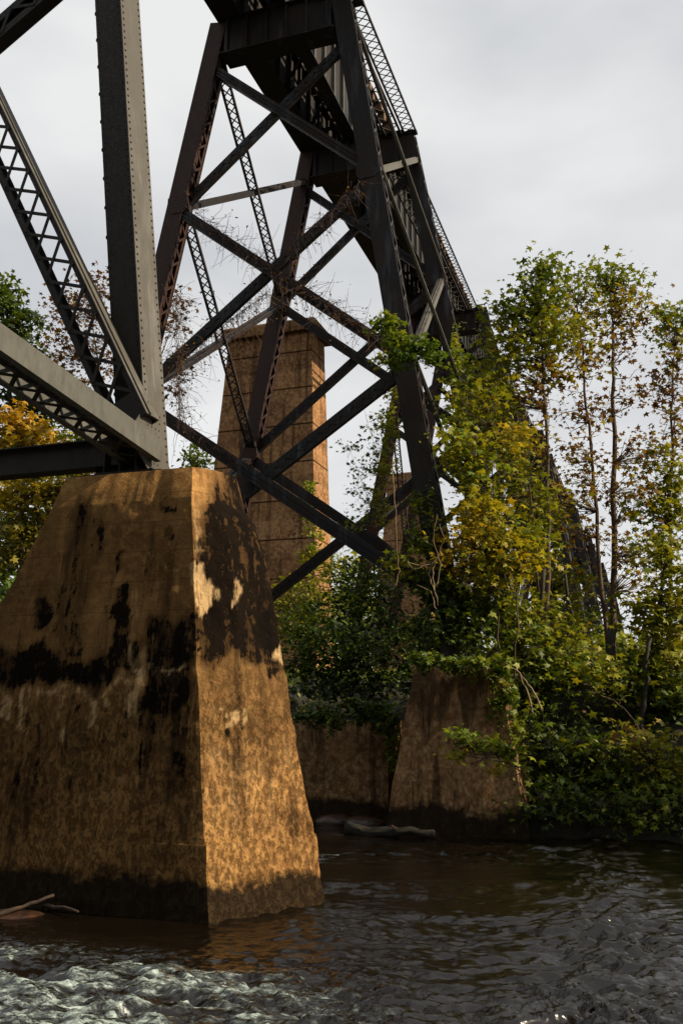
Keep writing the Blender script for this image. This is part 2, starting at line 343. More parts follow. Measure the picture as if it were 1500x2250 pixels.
# ================= PIERS =================
def loft(name, sections, hs, mat, parent, sub=.0, attrs=None):
    """sections: list of closed polygons (u,v) per height, equal counts; dense rows with surface noise"""
    v = []; f = []; k = len(sections[0])
    for sec, h in zip(sections, hs):
        for i, s_ in enumerate(sec):
            hh = h[i] if hasattr(h, '__len__') else h
            v.append(W(s_[0], s_[1], hh))
    for r in range(len(hs)-1):
        for i in range(k): f.append((r*k+i, r*k+(i+1) % k, (r+1)*k+(i+1) % k, (r+1)*k+i))
    f.append(tuple(range(k))[::-1]); f.append(tuple((len(hs)-1)*k+i for i in range(k)))
    v = np.array(v); 
    if sub > 0:
        d = fbm(v[:, 0]*2.2, v[:, 1]*2.2, v[:, 2]*2.2, 4)-.5; c = W(sections[0][0][0], sections[0][0][1], 0)
        cen = v.mean(0); r_ = v-cen; r_[:, 2] = 0; r_ = r_/np.linalg.norm(r_, axis=1)[:, None]
        d = d + .45*(fbm(v[:, 0]*8, v[:, 1]*8, v[:, 2]*8, 3)-.5) - .5*np.clip(fbm(v[:, 0]*3, v[:, 1]*3, v[:, 2]*3+9, 3)-.62, 0, 1)*3
        v = v + r_*d[:, None]*sub
    o = mesh_obj(name, list(v), [tuple(int(a) for a in x) for x in f], mat, parent)
    if attrs:
        for nm_, fn in attrs.items(): a_ = o.data.attributes.new(nm_, 'FLOAT', 'POINT'); a_.data.foreach_set('value', fn(v).astype(np.float32))
    return o
def densify(poly, step):
    o = []
    for i in range(len(poly)):
        a = np.array(poly[i], float); b = np.array(poly[(i+1) % len(poly)], float); n = max(1, int(round(np.linalg.norm(b-a)/step)))
        for j in range(n): o.append(a+(b-a)*j/n)
    return o
def resec(poly, counts):
    o = []
    for i in range(len(poly)):
        a = np.array(poly[i], float); b = np.array(poly[(i+1) % len(poly)], float)
        for j in range(counts[i]): o.append(a+(b-a)*j/counts[i])
    return o
# near pier: flat front, blunt pointed cutwater whose crown is worn round
tipv = [(-1.0, -4.2), (0, -4.22), (.85, -4.35), (2.5, -4.69), (3.84, -4.95), (4.43, -5.06), (5.11, -5.29), (5.62, -5.74), (5.75, -5.95), (6.2, -6.3)]
def tip(h): return float(np.interp(h, [a for a, _ in tipv], [b for _, b in tipv]))
def near_section(h):
    fu = 10.44 + h*.108; bu = 13.35 - h*.108; fr = -5.15 - h*.135; fl = -8.09 - (5.48-h)*.45
    tv = max(tip(h), fr+.02)
    w = (bu-fu)/2; c = (fu+bu)/2; rnd = np.clip((h-1.5)/3.5, 0, 1)*.45
    nose = []
    for a in (-.6, -.2, 0, .2, .6):
        s_ = 1-abs(a); s_ = (1-rnd)*s_ + rnd*math.sqrt(1-a*a); nose.append((c+a*w, fr+(tv-fr)*s_))
    return [(fu, fl), (fu, fr)] + nose + [(bu, fr), (bu, fl)]
near = empty('near_bridge_pier', W(11.9, -7, 0), 'large ochre concrete pier in the foreground water with black stains and a pointed side', 'bridge pier', 'concrete pedestals in the river')
hs = list(np.arange(-1, .86, .06)) + [.86, .861] + list(np.arange(.90, 5.36, .045)) + [5.36]
cnt = [80, 16, 16, 10, 10, 16, 16, 20, 10]
secs = []
for h in hs:
    s_ = near_section(h)
    if h <= .86:                                       # small ledge at the footing course
        s_ = [(a-(.014 if i in (0, 1) else 0)+(.03 if i in (7, 8) else 0), b+(.03 if 0 < i < 8 else -.03)) for i, (a, b) in enumerate(s_)]
    secs.append(resec(s_, cnt))
s_ = near_section(5.36); top = [(11.9+(a-11.9)*.80, -7.0+(b+7.0)*.93) for a, b in s_]; cc = (11.9, -7.05)
secs.append(resec(top, cnt)); hs.append(5.84)
# stains, plus a full-face box painting shade onto the front: boxes (x0, x1, y0, y1, amount, softness) measured on the photo, stored as positions on the faces
def region(v, items, u_):
    lu = v@U; lv = v@V; lh = v[:, 2]; wv = lv+(fbm(lv*2.5, lh*2.5, 1, 4)-.5)*.5; wh = lh+(fbm(lv*3, lh*1.2, 7, 4)-.5)*.7; out_ = np.zeros(len(v))
    for x0, x1, y0, y1, am, sf in items:
        a = atu(x0, y1, u_); b = atu(x1, y0, u_); v0, v1, h0, h1 = a@V, b@V, a[2], b[2]
        d = np.minimum(np.minimum(wv-v0, v1-wv), np.minimum(wh-h0, h1-wh)); out_ = np.maximum(out_, am*np.clip(d/sf+.5, 0, 1))
    return out_
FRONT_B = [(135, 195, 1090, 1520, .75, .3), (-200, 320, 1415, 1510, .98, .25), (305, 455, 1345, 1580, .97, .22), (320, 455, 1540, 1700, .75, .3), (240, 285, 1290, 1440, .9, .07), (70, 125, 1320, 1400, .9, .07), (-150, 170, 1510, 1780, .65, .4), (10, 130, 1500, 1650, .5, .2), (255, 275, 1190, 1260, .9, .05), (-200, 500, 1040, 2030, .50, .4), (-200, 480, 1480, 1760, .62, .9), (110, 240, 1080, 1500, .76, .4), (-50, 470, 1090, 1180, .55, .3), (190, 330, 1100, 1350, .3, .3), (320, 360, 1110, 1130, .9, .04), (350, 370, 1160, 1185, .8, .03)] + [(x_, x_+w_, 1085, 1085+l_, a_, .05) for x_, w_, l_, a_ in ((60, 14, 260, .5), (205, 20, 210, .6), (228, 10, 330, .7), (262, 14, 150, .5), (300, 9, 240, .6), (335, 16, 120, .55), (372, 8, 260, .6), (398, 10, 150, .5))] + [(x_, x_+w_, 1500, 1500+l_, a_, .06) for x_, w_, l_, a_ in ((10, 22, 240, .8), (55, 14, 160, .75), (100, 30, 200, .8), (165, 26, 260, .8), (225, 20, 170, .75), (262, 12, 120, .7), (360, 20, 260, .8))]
NOSE_B = [(462, 700, 1000, 1480, 1.0, .22), (440, 700, 1300, 1660, .60, .7), (440, 640, 1400, 1600, .55, .25), (436, 462, 1225, 1250, .95, .04), (440, 480, 1330, 1360, .9, .05)]
FRONT_P = [(405, 440, 1240, 1320, .8, .05), (272, 300, 1300, 1480, .6, .05), (290, 325, 1440, 1580, .55, .06), (75, 90, 1520, 1640, .6, .04), (140, 152, 1515, 1590, .6, .03), (205, 215, 1510, 1560, .5, .03), (350, 425, 1235, 1250, .5, .04), (0, 60, 1500, 1530, .35, .05), (-50, 300, 1505, 1522, .7, .05), (310, 430, 1462, 1476, .6, .04), (335, 350, 1400, 1440, .5, .03)] + [(x_, x_+w_, y_, y_+l_, .9, .04) for x_, y_, w_, l_ in ((60, 1512, 18, 90), (150, 1512, 14, 110), (215, 1510, 12, 60), (285, 1480, 26, 120), (408, 1230, 30, 110), (20, 1512, 30, 50), (250, 1505, 14, 60))]
NOSE_P = [(428, 478, 1245, 1370, .95, .06), (500, 512, 1270, 1350, .7, .03), (588, 616, 1370, 1450, .95, .05), (436, 466, 1100, 1220, .6, .06), (502, 520, 1530, 1585, .85, .03), (528, 538, 1535, 1580, .85, .03), (575, 590, 1280, 1340, .5, .03), (440, 620, 1640, 1850, .25, .3)]
def nose_mask(v): return (v@V) > -5.15-.135*v[:, 2]+.015
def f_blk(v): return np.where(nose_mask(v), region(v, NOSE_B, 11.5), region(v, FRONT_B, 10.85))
def f_pale(v): return np.where(nose_mask(v), region(v, NOSE_P, 11.3), region(v, FRONT_P, 10.85))
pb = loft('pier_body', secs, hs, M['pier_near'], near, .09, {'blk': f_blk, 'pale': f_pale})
pb.data.polygons.foreach_set('use_smooth', [True]*len(pb.data.polygons)); pb.data.set_sharp_from_angle(angle=R(28))
# worn coping slab course on top (a shallow bevelled cap)
def cap_slab(parent, mat, u0, u1, v0, v1, h, th, bev, name='coping'):
    P_ = [(u0, v0), (u0, v1), (u1, v1), (u1, v0)]; Q = [(u0+bev, v0+bev), (u0+bev, v1-bev), (u1-bev, v1-bev), (u1-bev, v0+bev)]
    return loft(name, [P_, P_, Q], [h, h+th, h+th+bev], mat, parent)
mp_ = MB().box(11.35, 12.45, -8.05, -6.55, 5.80, 5.90); mp_.build('bearing_plate', M['steel_dark'], near)

def simple_pier(name, label, u0, u1, v0, v1, h, mat, bu, bv, base=-1., coping=0., group=None, sub=.05, bv2=None):
    e = empty(name, W((u0+u1)/2, (v0+v1)/2, max(base, 0)), label, 'bridge pier', group); hh = list(np.linspace(base, h, max(4, int((h-base)/.5)))); secs = []
    cnt = [max(3, int((v1-v0)/.25)), max(3, int((u1-u0)/.25))]*2
    for z in hh:
        k = h-z; br_ = bv2 if bv2 is not None else bv; secs.append(resec([(u0-bu*k, v0-bv*k), (u0-bu*k, v1+br_*k), (u1+bu*k, v1+br_*k), (u1+bu*k, v0-bv*k)], cnt))
    loft('pier_body', secs, hh, mat, e, sub)
    if coping:
        cap_slab(e, mat, u0-coping, u1+coping, v0-coping, v1+coping, h, .45, .14)
    return e
simple_pier('bank_bridge_pier', 'smaller tapered brown concrete pier at the foot of the green river bank', 19.25, 20.75, -4.75, -3.0, 3.45, M['pier_bank'], .16, .17, group='concrete pedestals in the river', sub=.13)
rw = empty('retaining_wall', W(20.6, -6.9, 0), 'low dark brown concrete wall at the waterline beside the tapered bank pier', 'wall')
loft('wall_face', [resec([(20.3-k*.2, -9.4), (20.3-k*.2, -5.65), (21.6, -5.65), (21.6, -9.4)], [14, 3, 14, 3]) for k in (1, .66, .33, 0)], [-1, 0, 1.1, 2.2], M['pier_bank'], rw, .05)
simple_pier('tall_bridge_pier', 'tall red-brown panelled concrete pier standing behind the steel tower', 36, 37.7, -17.5, -13.42, 19.1, M['pier_tall'], .02, .085, bv2=.028, base=1.5, coping=.28, group='tall concrete piers of the second line', sub=.03)
simple_pier('tall_bridge_pier', 'distant brown concrete pier half hidden by vines behind the steel leg', 56, 57.8, -15.5, -13.1, 16.9, M['pier_tall'], .02, .085, bv2=.03, base=2.5, coping=.2, group='tall concrete piers of the second line', sub=.03)
simple_pier('bridge_pedestal', 'hidden concrete pedestal under the left leg of the steel tower', 19.2, 20.8, -14.6, -12.8, 4.0, M['pier_bank'], .12, .14, group='concrete pedestals in the river')

# ================= STEEL =================
def local(p0, p1, n):
    t = nrm(p1-p0); n = nrm(n-t*(n@t)); return t, n, np.cross(t, n)
def lacing(mb, p0, p1, n, w, off_n, pitch, bw=.05, style='X', th=.014):
    t, n, c = local(p0, p1, n); Ln = np.linalg.norm(p1-p0); k = max(1, int(Ln/pitch)); st = Ln/k
    for i in range(k):
        a = p0+t*st*i; b = p0+t*st*(i+1); s_ = 1 if i % 2 == 0 else -1
        if style == 'X':
            mb.bar(a+c*w/2, b-c*w/2, n, bw, th, 0, off_n); mb.bar(a-c*w/2, b+c*w/2, n, bw, th, 0, off_n+th*1.05)
        else:
            mb.bar(a+c*w/2*s_, b-c*w/2*s_, n, bw, th, 0, off_n)
def chords(mb, p0, p1, n, w, d, fl=.07, th=.018):
    for s_ in (-1, 1):
        mb.bar(p0, p1, n, th, d, s_*(w/2-th/2), 0)
        for e in (-1, 1): mb.bar(p0, p1, n, fl-th-.002, th, s_*(w/2-th-(fl-th)/2), e*(d/2-th/2-.002))
def laced(root, name, p0, p1, n, w, d, mat, pitch=None, style='X', fl=.07, bw=.05, ends=.35, lace_name='lacing', two=True, label=None, face=-1):
    p0 = np.asarray(p0, float); p1 = np.asarray(p1, float); t, nn, c = local(p0, p1, n)
    m = MB(); chords(m, p0, p1, n, w, d, fl)
    for a, b in ((p0, p0+t*ends), (p1-t*ends, p1)):
        for e in (-1, 1): m.bar(a, b, n, w+.004, .012, 0, e*(d/2+.006))
    o = m.build(name, mat, root, label=label)
    m = MB(); q0 = p0+t*ends; q1 = p1-t*ends
    for e in ((-1, 1) if two else (face,)): lacing(m, q0, q1, n, w-fl, e*(d/2+.004), pitch or (w-fl), bw, style)
    l = m.build(lace_name, mat, o); l.location = (0, 0, 0); return o
def riveted(mb, p0, p1, n, c_off, n_off, step, r=.018):
    t, n_, c = local(p0, p1, n); Ln = np.linalg.norm(p1-p0)
    for i in range(int(Ln/step)): mb.dome(p0+t*(i+.5)*step+c*c_off+n_*n_off, n_*(1 if n_off > 0 else -1), r)
def solid(root, name, p0, p1, n, w, d, mat):
    m = MB(); m.bar(p0, p1, n, w, .016, 0, d/2)
    for s_ in (-1, 1): m.bar(p0, p1, n, .016, d, s_*(w/2-.01), -.01)
    for s_ in (-.16, .16): m.bar(p0, p1, n, .02, .03, s_*w, d/2+.024)
    return m.build(name, mat, root)
def leg(root, p0, p1, w, d, mat, rivet=0, label=None, lace=True):
    """box leg: solid front and back cover plates (normal U), laced sides (normal V)"""
    t, n, c = local(p0, p1, -U); m = MB()
    for e in (-1, 1): m.bar(p0, p1, -U, w, .02, 0, e*(d/2-.01))
    for s_ in (-1, 1):
        for e in (-1, 1): m.bar(p0, p1, -U, .02, .10, s_*(w/2-.022), e*(d/2-.075))
    # inner webs so the box is not see-through
    for s_ in (-1, 1): m.bar(p0, p1, -U, .014, d*.52, s_*w*.27, 0)
    o = m.build('leg', mat, root, label=label)
    m = MB()
    for s_ in (-1, 1): lacing(m, p0, p1, c, d-.12, s_*(w/2-.004), .34, .055, 'Z')
    l = m.build('lacing', mat, o); l.location = (0, 0, 0)
    if rivet:
        m = MB()
        for s_ in (-1, 1): riveted(m, p0, p1, -U, s_*(w/2-.05), d/2, rivet, .016)
        for s_ in (-1, 1): riveted(m, p0, p1, c, s_*(d/2-.05), w/2, rivet, .016)
        l = m.build('rivets', mat, o); l.location = (0, 0, 0)
    return o
def cap_beam(root, u, v0, v1, h0, h1, mat, label=None):
    m = MB(); m.box(u-.03, u+.03, v0, v1, h0+.032, h1-.032)
    for e in (-.22, .22): m.box(u+e-.012, u+e+.012, v0+.05, v1-.05, h0+.03, h1-.03)
    m.box(u-.34, u+.34, v0-.03, v1+.03, h0, h0+.03); m.box(u-.36, u+.36, v0-.1, v1+.1, h1-.03, h1)
    o = m.build('cap_beam', mat, root, label=label)
    m = MB(); k = 6
    for i in range(k):
        v = v0+.15+(v1-v0-.3)*i/(k-1)
        for e in (-1, 1): m.box(u+e*.234, u+e*.31, v-.03, v+.03, h0+.031, h1-.031)
    l = m.build('stiffener', mat, o); l.location = (0, 0, 0)
def gusset(root, p, n, r, mat, rows=3):
    t, n_, c = local(p, p+Z, n); m = MB()
    pts = [p + c*a*r + t*b*r for a, b in ((-1, -.6), (-.6, -1), (.6, -1), (1, -.6), (1, .6), (.6, 1), (-.6, 1), (-1, .6))]
    m.plate(pts, n, .018)
    for a in (-.7, -.35, 0, .35, .7):
        for b in (-.7, -.35, 0, .35, .7): m.dome(p+c*a*r+t*b*r+n_*.01, n_, .014)
    return m.build('gusset_plate', mat, root)

HT = 21.2
def bent_pts(u, lt=-10.2, rt=-6.65, bl=.205, br=.15, foot_l=4.2, foot_r=3.45):
    def Lp(h): return W(u, lt-(HT-h)*bl, h)
    def Rp(h): return W(u, rt+(HT-h)*br, h)
    return Lp, Rp
LV = (20.1, 15.8, 10.6)
def bent(root, u, foot=(4.2, 3.6), left_mat=None, rivet=0, detail=True, **k):
    Lp, Rp = bent_pts(u, **k); st = M['steel']; sr = left_mat or M['steel_rust']
    leg(root, Lp(foot[0]), Lp(HT-.02), .50, .50, sr, rivet); leg(root, Rp(foot[1]), Rp(HT-.02), .52, .50, st, rivet)
    lw = W(0, 1, 0)
    cap_beam(root, u, (Lp(20.6)@V)+.26, (Rp(20.6)@V)-.27, 20.1, HT-.01, M['steel'] if detail else st)
    hs_ = [20.0, 15.8, 10.6, max(foot[0], foot[1])+.5]; on = .30
    for i in range(3):
        a, b = hs_[i], hs_[i+1]
        wd = .25+.035*i
        solid(root, 'diagonal_brace', Lp(a-.1)-U*.1, Rp(b+.05)-U*.1, -U, wd, .14, st)
        laced(root, 'diagonal_brace', Rp(a-.1)+U*.1, Lp(b+.05)+U*.1, -U, wd, .14, st, pitch=.17, style='Z', fl=.115+.02*i, bw=.055, ends=.6)
        x = None
    for h in (15.8, 10.6):
        for F_, s_ in ((Lp, 1), (Rp, -1)): gusset(root, F_(h)-U*.262+V*s_*.06, -U, .29, sr if s_ > 0 else st)
    return Lp, Rp
def braces_along(root, A, B, side, foot):
    """longitudinal X bracing on one side between bents A and B"""
    FA, FB = A, B; hs_ = [20.2, 15.8, 10.6, foot+.4]; st = M['steel']; o_ = V*.0
    for i in range(3):
        a, b = hs_[i], hs_[i+1]
        if side < 0:
            laced(root, 'longitudinal_brace', FA(a)+V*.12, FB(b)+V*.12, U, .34, .07, st, pitch=.26, style='X', fl=.06, bw=.034, ends=.5, two=False)
            if i == 0: solid(root, 'longitudinal_brace', FB(a)+V*.1, FA(b)+V*.1, -U, .26, .12, st)
            else: laced(root, 'longitudinal_brace', FB(a)+V*.1, FA(b)+V*.1, -U, .30, .10, st, pitch=.2, style='Z', fl=.125, bw=.05, ends=.5, two=False)
        else:
            solid(root, 'longitudinal_brace', FA(a)+V*.24, FB(b)+V*.24, V, .10, .05, M['steel_grey'])
            solid(root, 'longitudinal_brace', FB(a)+V*.12, FA(b)+V*.12, -U, .22, .14, M['steel_grey'])
tg = 'steel towers carrying the railway viaduct'
tw = empty('trestle_tower', W(23.2, -8.4, 3.5), 'tall cross-braced black steel tower behind the foreground pier with rusty left leg', 'bridge tower', tg)
A = bent(tw, 20., rivet=.2); B = bent(tw, 26.4, foot=(4.0, 3.4), lt=-9.95, rt=-6.5, bl=.19, br=.17, rivet=0)
braces_along(tw, A[0], B[0], -1, 4.2); braces_along(tw, A[1], B[1], 1, 3.6)
# prototype far tower
ft = empty('trestle_tower', W(44, -8.4, 3.5), 'second steel tower with only its cap and a leg above the vine-covered trees', 'bridge tower', tg)
C_ = bent(ft, 40.8, foot=(3., 3.), lt=-9.9, rt=-6.5); D_ = bent(ft, 47.2, foot=(3., 3.), lt=-9.9, rt=-6.5)
braces_along(ft, C_[0], D_[0], -1, 3.2); braces_along(ft, C_[1], D_[1], 1, 3.2)
def copy_tree(o, parent=None):
    c = o.copy(); scene.collection.objects.link(c)
    if parent is not None: c.parent = parent
    for ch in [x for x in o.children]: copy_tree(ch, c)
    return c
far_labels = ['third steel tower, dark behind the leafy middle of the trees', 'fourth steel tower, its square cap against sky right of the vines', 'fifth steel tower far down the viaduct', 'sixth steel tower, small between tree trunks', 'seventh steel tower, farthest cap seen low by the trunks']
for i, lb in enumerate(far_labels):
    c = copy_tree(ft); c.location = W(44+20.8*(i+1), -8.4+.35*(i+1), 3.5); c['label'] = lb

# ---- near bent: the column on the foreground pier ----
nt = empty('trestle_tower', W(12, -7.3, 5.9), 'nearest steel column with pale riveted side standing on the foreground pier', 'bridge tower', tg)
zb = W(12.0, -7.22, 5.92); zt = W(12.0, -8.25, 15.0); zt = zb+(zt-zb)*(HT-5.92)/(15-5.92)
t_, n_, c_ = local(zb, zt, -U)
m = MB(); w, d = .50, .62
m.bar(zb, zt, -U, w, .022, 0, d/2-.011); m.bar(zb, zt, -U, w, .022, 0, -d/2+.011)
fr = m.build('leg', M['steel_dark'], nt, label='dark front of the nearest column')
m = MB(); sgn = 1 if (c_@V) > 0 else -1
m.bar(zb, zt, -U, .02, d+.05, sgn*(w/2+.011), 0)
cv = m.build('cover_plate', M['steel_grey'], fr, label='pale grey riveted side plate'); cv.location = (0, 0, 0)
m = MB(); lacing(m, zb, zt, c_, d-.1, -sgn*(w/2+.005), .5, .07, 'Z', .03)
l = m.build('lacing', M['steel_dark'], fr); l.location = (0, 0, 0)
m = MB()
for e in (-1, 1): riveted(m, zb, zt, V, e*(d/2-.035), .001, .13, .024)
# move rivets onto the outer face of the cover plate
off = c_*sgn*(w/2+.021); m.v = [p+off for p in m.v]
k0 = len(m.v)
for e in (-1, 1): 
    for i in range(int(15/.13)): m.dome(zb+t_*(i+.5)*.13+c_*(e*(w/2-.05))+n_*(d/2), n_, .014)
for i in range(28): m.dome(zb+t_*(.3+i*.55)-c_*sgn*(w/2+.0)+n_*(d/2-.03), -c_*sgn, .045)
l = m.build('rivets', M['steel_dark'], fr); l.location = (0, 0, 0)
m = MB()                                                             # foot: shoe plates and stiffeners
m.box(11.45, 12.5, -7.75, -6.75, 5.905, 5.955)
for vv in (-7.62, -7.35, -7.08): m.box(11.5, 11.68, vv-.012, vv+.012, 5.956, 6.35)
m.box(12.0, 12.03, -8.1, -7.5, 5.956, 6.3)
m.build('column_shoe', M['steel_dark'], nt)
# transverse lattice brace of the near bent, horizontal strut, longitudinal strut, gussets
fp = atu(318, 905, 11.9)
ea = atu(-60, 178, 11.9); 
nb = laced(nt, 'diagonal_brace', atu(300, 940, 11.5), atu(-110, 58, 11.5), -U, .60, .34, M['steel_dark'], pitch=.50, style='X', fl=.08, bw=.055, ends=.45, two=False, face=1)
q0, q1 = atu(300, 940, 11.5), atu(-110, 58, 11.5); tq, nq, cq = local(q0, q1, -U); sg = 1 if cq@V > 0 else -1
m = MB(); m.bar(q0, q1, -U, .016, .37, sg*.31, 0); m.bar(q0, q1, -U, .03, .03, sg*.332, .1)
l = m.build('side_plate', M['steel_grey'], nb, label='pale outer side plate'); l.location = (0, 0, 0)
laced(nt, 'diagonal_brace', atu(215, -110, 11.9), atu(-160, 215, 11.9), -U, .46, .26, M['steel_dark'], pitch=.36, style='Z', fl=.14, bw=.06, ends=.3)
m = MB(); m.bar(W(12, -7.45, 6.38), W(12, -15.5, 6.38), -U, .40, .30); m.bar(W(11.84, -7.45, 6.585), W(11.84, -15.5, 6.585), -U, .02, .2, 0, 0)
m.build('horizontal_strut', M['steel_dark'], nt)
# longitudinal strut toward the next column behind the camera: side plate pale, underside laced
s0 = W(11.75, -6.93, 6.28); s1 = W(2.5, -7.75, 7.75)
t2, n2, c2 = local(s0, s1, V)
m = MB(); m.bar(s0, s1, V, .33, .02, 0, .16); m.bar(s0, s1, V, .33, .02, 0, -.46)
for e in (-1, 1): m.bar(s0, s1, V, .02, .09, e*.155, .105); m.bar(s0, s1, V, .02, .09, e*.155, -.405)
o = m.build('longitudinal_strut', M['steel_mottled'], nt, label='mottled grey strut coming toward the viewer')
m = MB(); lacing(m, s0-V*.15, s1-V*.15, c2, .56, .150, .42, .06, 'X'); lacing(m, s0-V*.15, s1-V*.15, c2, .56, -.150, .42, .06, 'X')
l = m.build('lacing', M['steel_dark'], o); l.location = (0, 0, 0)
m = MB(); gp = [W(11.55, -6.905, 7.05), W(11.95, -6.955, 6.95), W(12.0, -6.9, 5.98), W(11.62, -6.9, 5.98), W(11.25, -6.9, 6.25), W(11.2, -6.9, 6.62)]
gp = [p*1 for p in gp]; gp = [p - V*(p@V) + V*-6.93 for p in gp]
m.plate(gp, V, .02)
for uu_ in np.arange(11.33, 11.9, .11):
    for hh_ in np.arange(6.12, 6.95, .11):
        if (uu_ > 11.5 or hh_ < 6.6) and (uu_ > 11.45 or hh_ > 6.3): m.dome(W(uu_, -6.919, hh_), V, .022)
m.build('gusset_plate', M['steel_grey'], nt)
m = MB(); m.box(11.62, 12.38, -10.3, -6.2, 20.3, HT-.01); m.build('cap_beam', M['steel'], nt)

# ---- deck spans ----
def span(u0, u1, label, k=0., detail=True):
    e = empty('deck_span', W((u0+u1)/2, -8.4+k, HT), label, 'bridge deck', 'deck spans of the railway viaduct')
    h0, h1 = HT, HT+2.3
    for v, wid, mat in ((-9.85, .75, M['steel_dark']), (-8.35, .42, M['steel'])):
        v += k; m = MB(); m.box(u0+.03, u1-.03, v-.015, v+.015, h0+.03, h1-.03)
        m.box(u0+.03, u1-.03, v-wid/2, v+wid/2, h0, h0+.03); m.box(u0+.03, u1-.03, v-.2, v+.2, h1-.03, h1)
        o = m.build('girder', mat, e)
        m = MB()
        for uu_ in np.arange(u0+.4, u1-.2, .9):
            for s_ in (-1, 1): m.box(uu_-.04, uu_+.04, v+s_*.017, v+s_*.13, h0+.031, h1-.031)
        l = m.build('stiffener', M['steel_mottled'] if v > -9+k else mat, o); l.location = (0, 0, 0)
    # cross frames between girders
    for uu_ in np.arange(u0+1, u1-.5, 2.2):
        m = MB(); m.bar(W(uu_, -9.7+k, h0+.15), W(uu_, -8.4+k, h1-.15), U, .09, .05); m.bar(W(uu_+.06, -9.7+k, h1-.15), W(uu_+.06, -8.4+k, h0+.15), U, .09, .05)
        m.bar(W(uu_, -9.7+k, h0+.1), W(uu_, -8.4+k, h0+.1), U, .12, .05); m.build('cross_frame', M['steel'], e)
    # laced walkway brackets on the right
    kw = k-(.5 if u0 > 26 else 0)
    a = W(u0+.1, -6.90+kw, h0-.10); b = W(u1-.1, -6.90+kw, h0-.10)
    laced(e, 'walkway_truss', a, b, Z, .58, .07, M['steel'], pitch=.5, style='X', fl=.06, bw=.035, two=False, ends=.2)
    a = W(u0+.1, -6.33+kw, h0-.10); b = W(u1-.1, -6.33+kw, h0-.10)
    laced(e, 'walkway_truss', a, b, Z, .44, .07, M['steel'], pitch=.3, style='X', fl=.05, bw=.028, two=False, ends=.2)
    m = MB()
    for i, uu_ in enumerate(np.arange(u0+.2, u1-.1, .62)):
        m.box(uu_, uu_+.22, -10.25+k, -7.75+k-.2*random.random(), h1+.003, h1+.24)
    m.build('sleepers', M['wood'], e)
    m = MB()
    for v in (-9.8, -8.4):
        m.box(u0+.03, u1-.03, v+k-.035, v+k+.035, h1+.243, h1+.38)
    m.build('rail', M['steel_rust'], e)
    for v, th in ((-7.35, .05),):
        m = MB(); m.box(u0+.05, u1-.05, v+k-.75, v+k-.5, h1+.245, h1+.245+th); m.build('walkway_boards', M['wood'], e)
sp = [(-6, 12, 'overhead deck span reaching over the foreground column'), (12, 20, 'dark deck span entering at the top edge onto the steel tower'), (20, 26.4, 'deck span over the near tower between its two caps'),
      (26.4, 40.8, 'long deck span running from the near tower to the leafy one'), (40.8, 47.2, 'short deck span over the second tower'), (47.2, 61.6, 'deck span behind the vine-covered leg'),
      (61.6, 68, 'short deck span over the third tower'), (68, 82.4, 'distant deck span past the third tower'), (82.4, 103.2, 'distant deck span over the fourth tower'), (103.2, 150, 'farthest deck span low among the trunks')]
for i, (a, b, lb) in enumerate(sp): span(a, b, lb, k=0. if i < 5 else .35*(i-4)/1.6)

# ================= VEGETATION =================
star = []
for k in range(10):
    an = math.pi/2 + k*math.pi/5; r = (1., .48)[k % 2]*(1.0 if k in (0, 2, 8, 1, 9) else .8); star.append((r*math.cos(an)*.95, r*math.sin(an)))
star = np.array([(0, 0)]+star); star[:, 1] -= .1
startri = np.array([(0, 1+k, 1+(k+1) % 10) for k in range(10)])
oval = np.array([(0, -.9), (.42, -.2), (.3, .5), (0, 1.), (-.3, .5), (-.42, -.2)]); ovaltri = np.array([(0, 1, 5), (1, 2, 5), (2, 4, 5), (2, 3, 4)])
def leaf_mesh(name, pts, size, tint, mat, parent, shape='star', droop=.6):
    n = len(pts); tpl, tri = (star, startri) if shape == 'star' else (oval, ovaltri)
    nm = rs.normal(size=(n, 3)); nm[:, 2] = np.abs(nm[:, 2])+droop; nm /= np.linalg.norm(nm, axis=1)[:, None]
    a = np.cross(nm, rs.normal(size=(n, 3))); a /= np.linalg.norm(a, axis=1)[:, None]; b = np.cross(nm, a)
    s_ = size*(.40+1.05*rs.rand(n)**1.2)
    z = -.28*(tpl[:, 0]**2+tpl[:, 1]**2)
    P_ = pts[:, None, :] + s_[:, None, None]*(tpl[None, :, 0, None]*a[:, None, :]+tpl[None, :, 1, None]*b[:, None, :]+z[None, :, None]*nm[:, None, :])
    T = (tri[None]+np.arange(n)[:, None, None]*len(tpl)).reshape(-1, 3)
    return mesh_np(name, P_.reshape(-1, 3), T, mat, parent, np.repeat(np.clip(tint, 0, 1), len(tpl)))
def cloud(c, r, n, clump=10, cs=.28):
    """clumped points in an ellipsoid; c centre, r=(rx,ry,rz)"""
    k = max(1, n//clump); d = rs.normal(size=(k, 3)); d /= np.linalg.norm(d, axis=1)[:, None]; d *= (rs.rand(k, 1))**(.42)
    cc = np.array(c)+d*np.array(r); i = rs.randint(0, k, n)
    return cc[i]+rs.normal(size=(n, 3))*np.array([cs, cs, cs*.6]), cc
DENS = {'sycamore_tree': 1.2, 'vine_covered_tree': .85, 'bushy_tree': 1.1, 'sapling': 1.3, 'sunlit_sapling': 1.3, 'bush': .95, 'ivy_mound': 1.3, 'leafy_tree': 1.4, 'climbing_vine': 1.5}
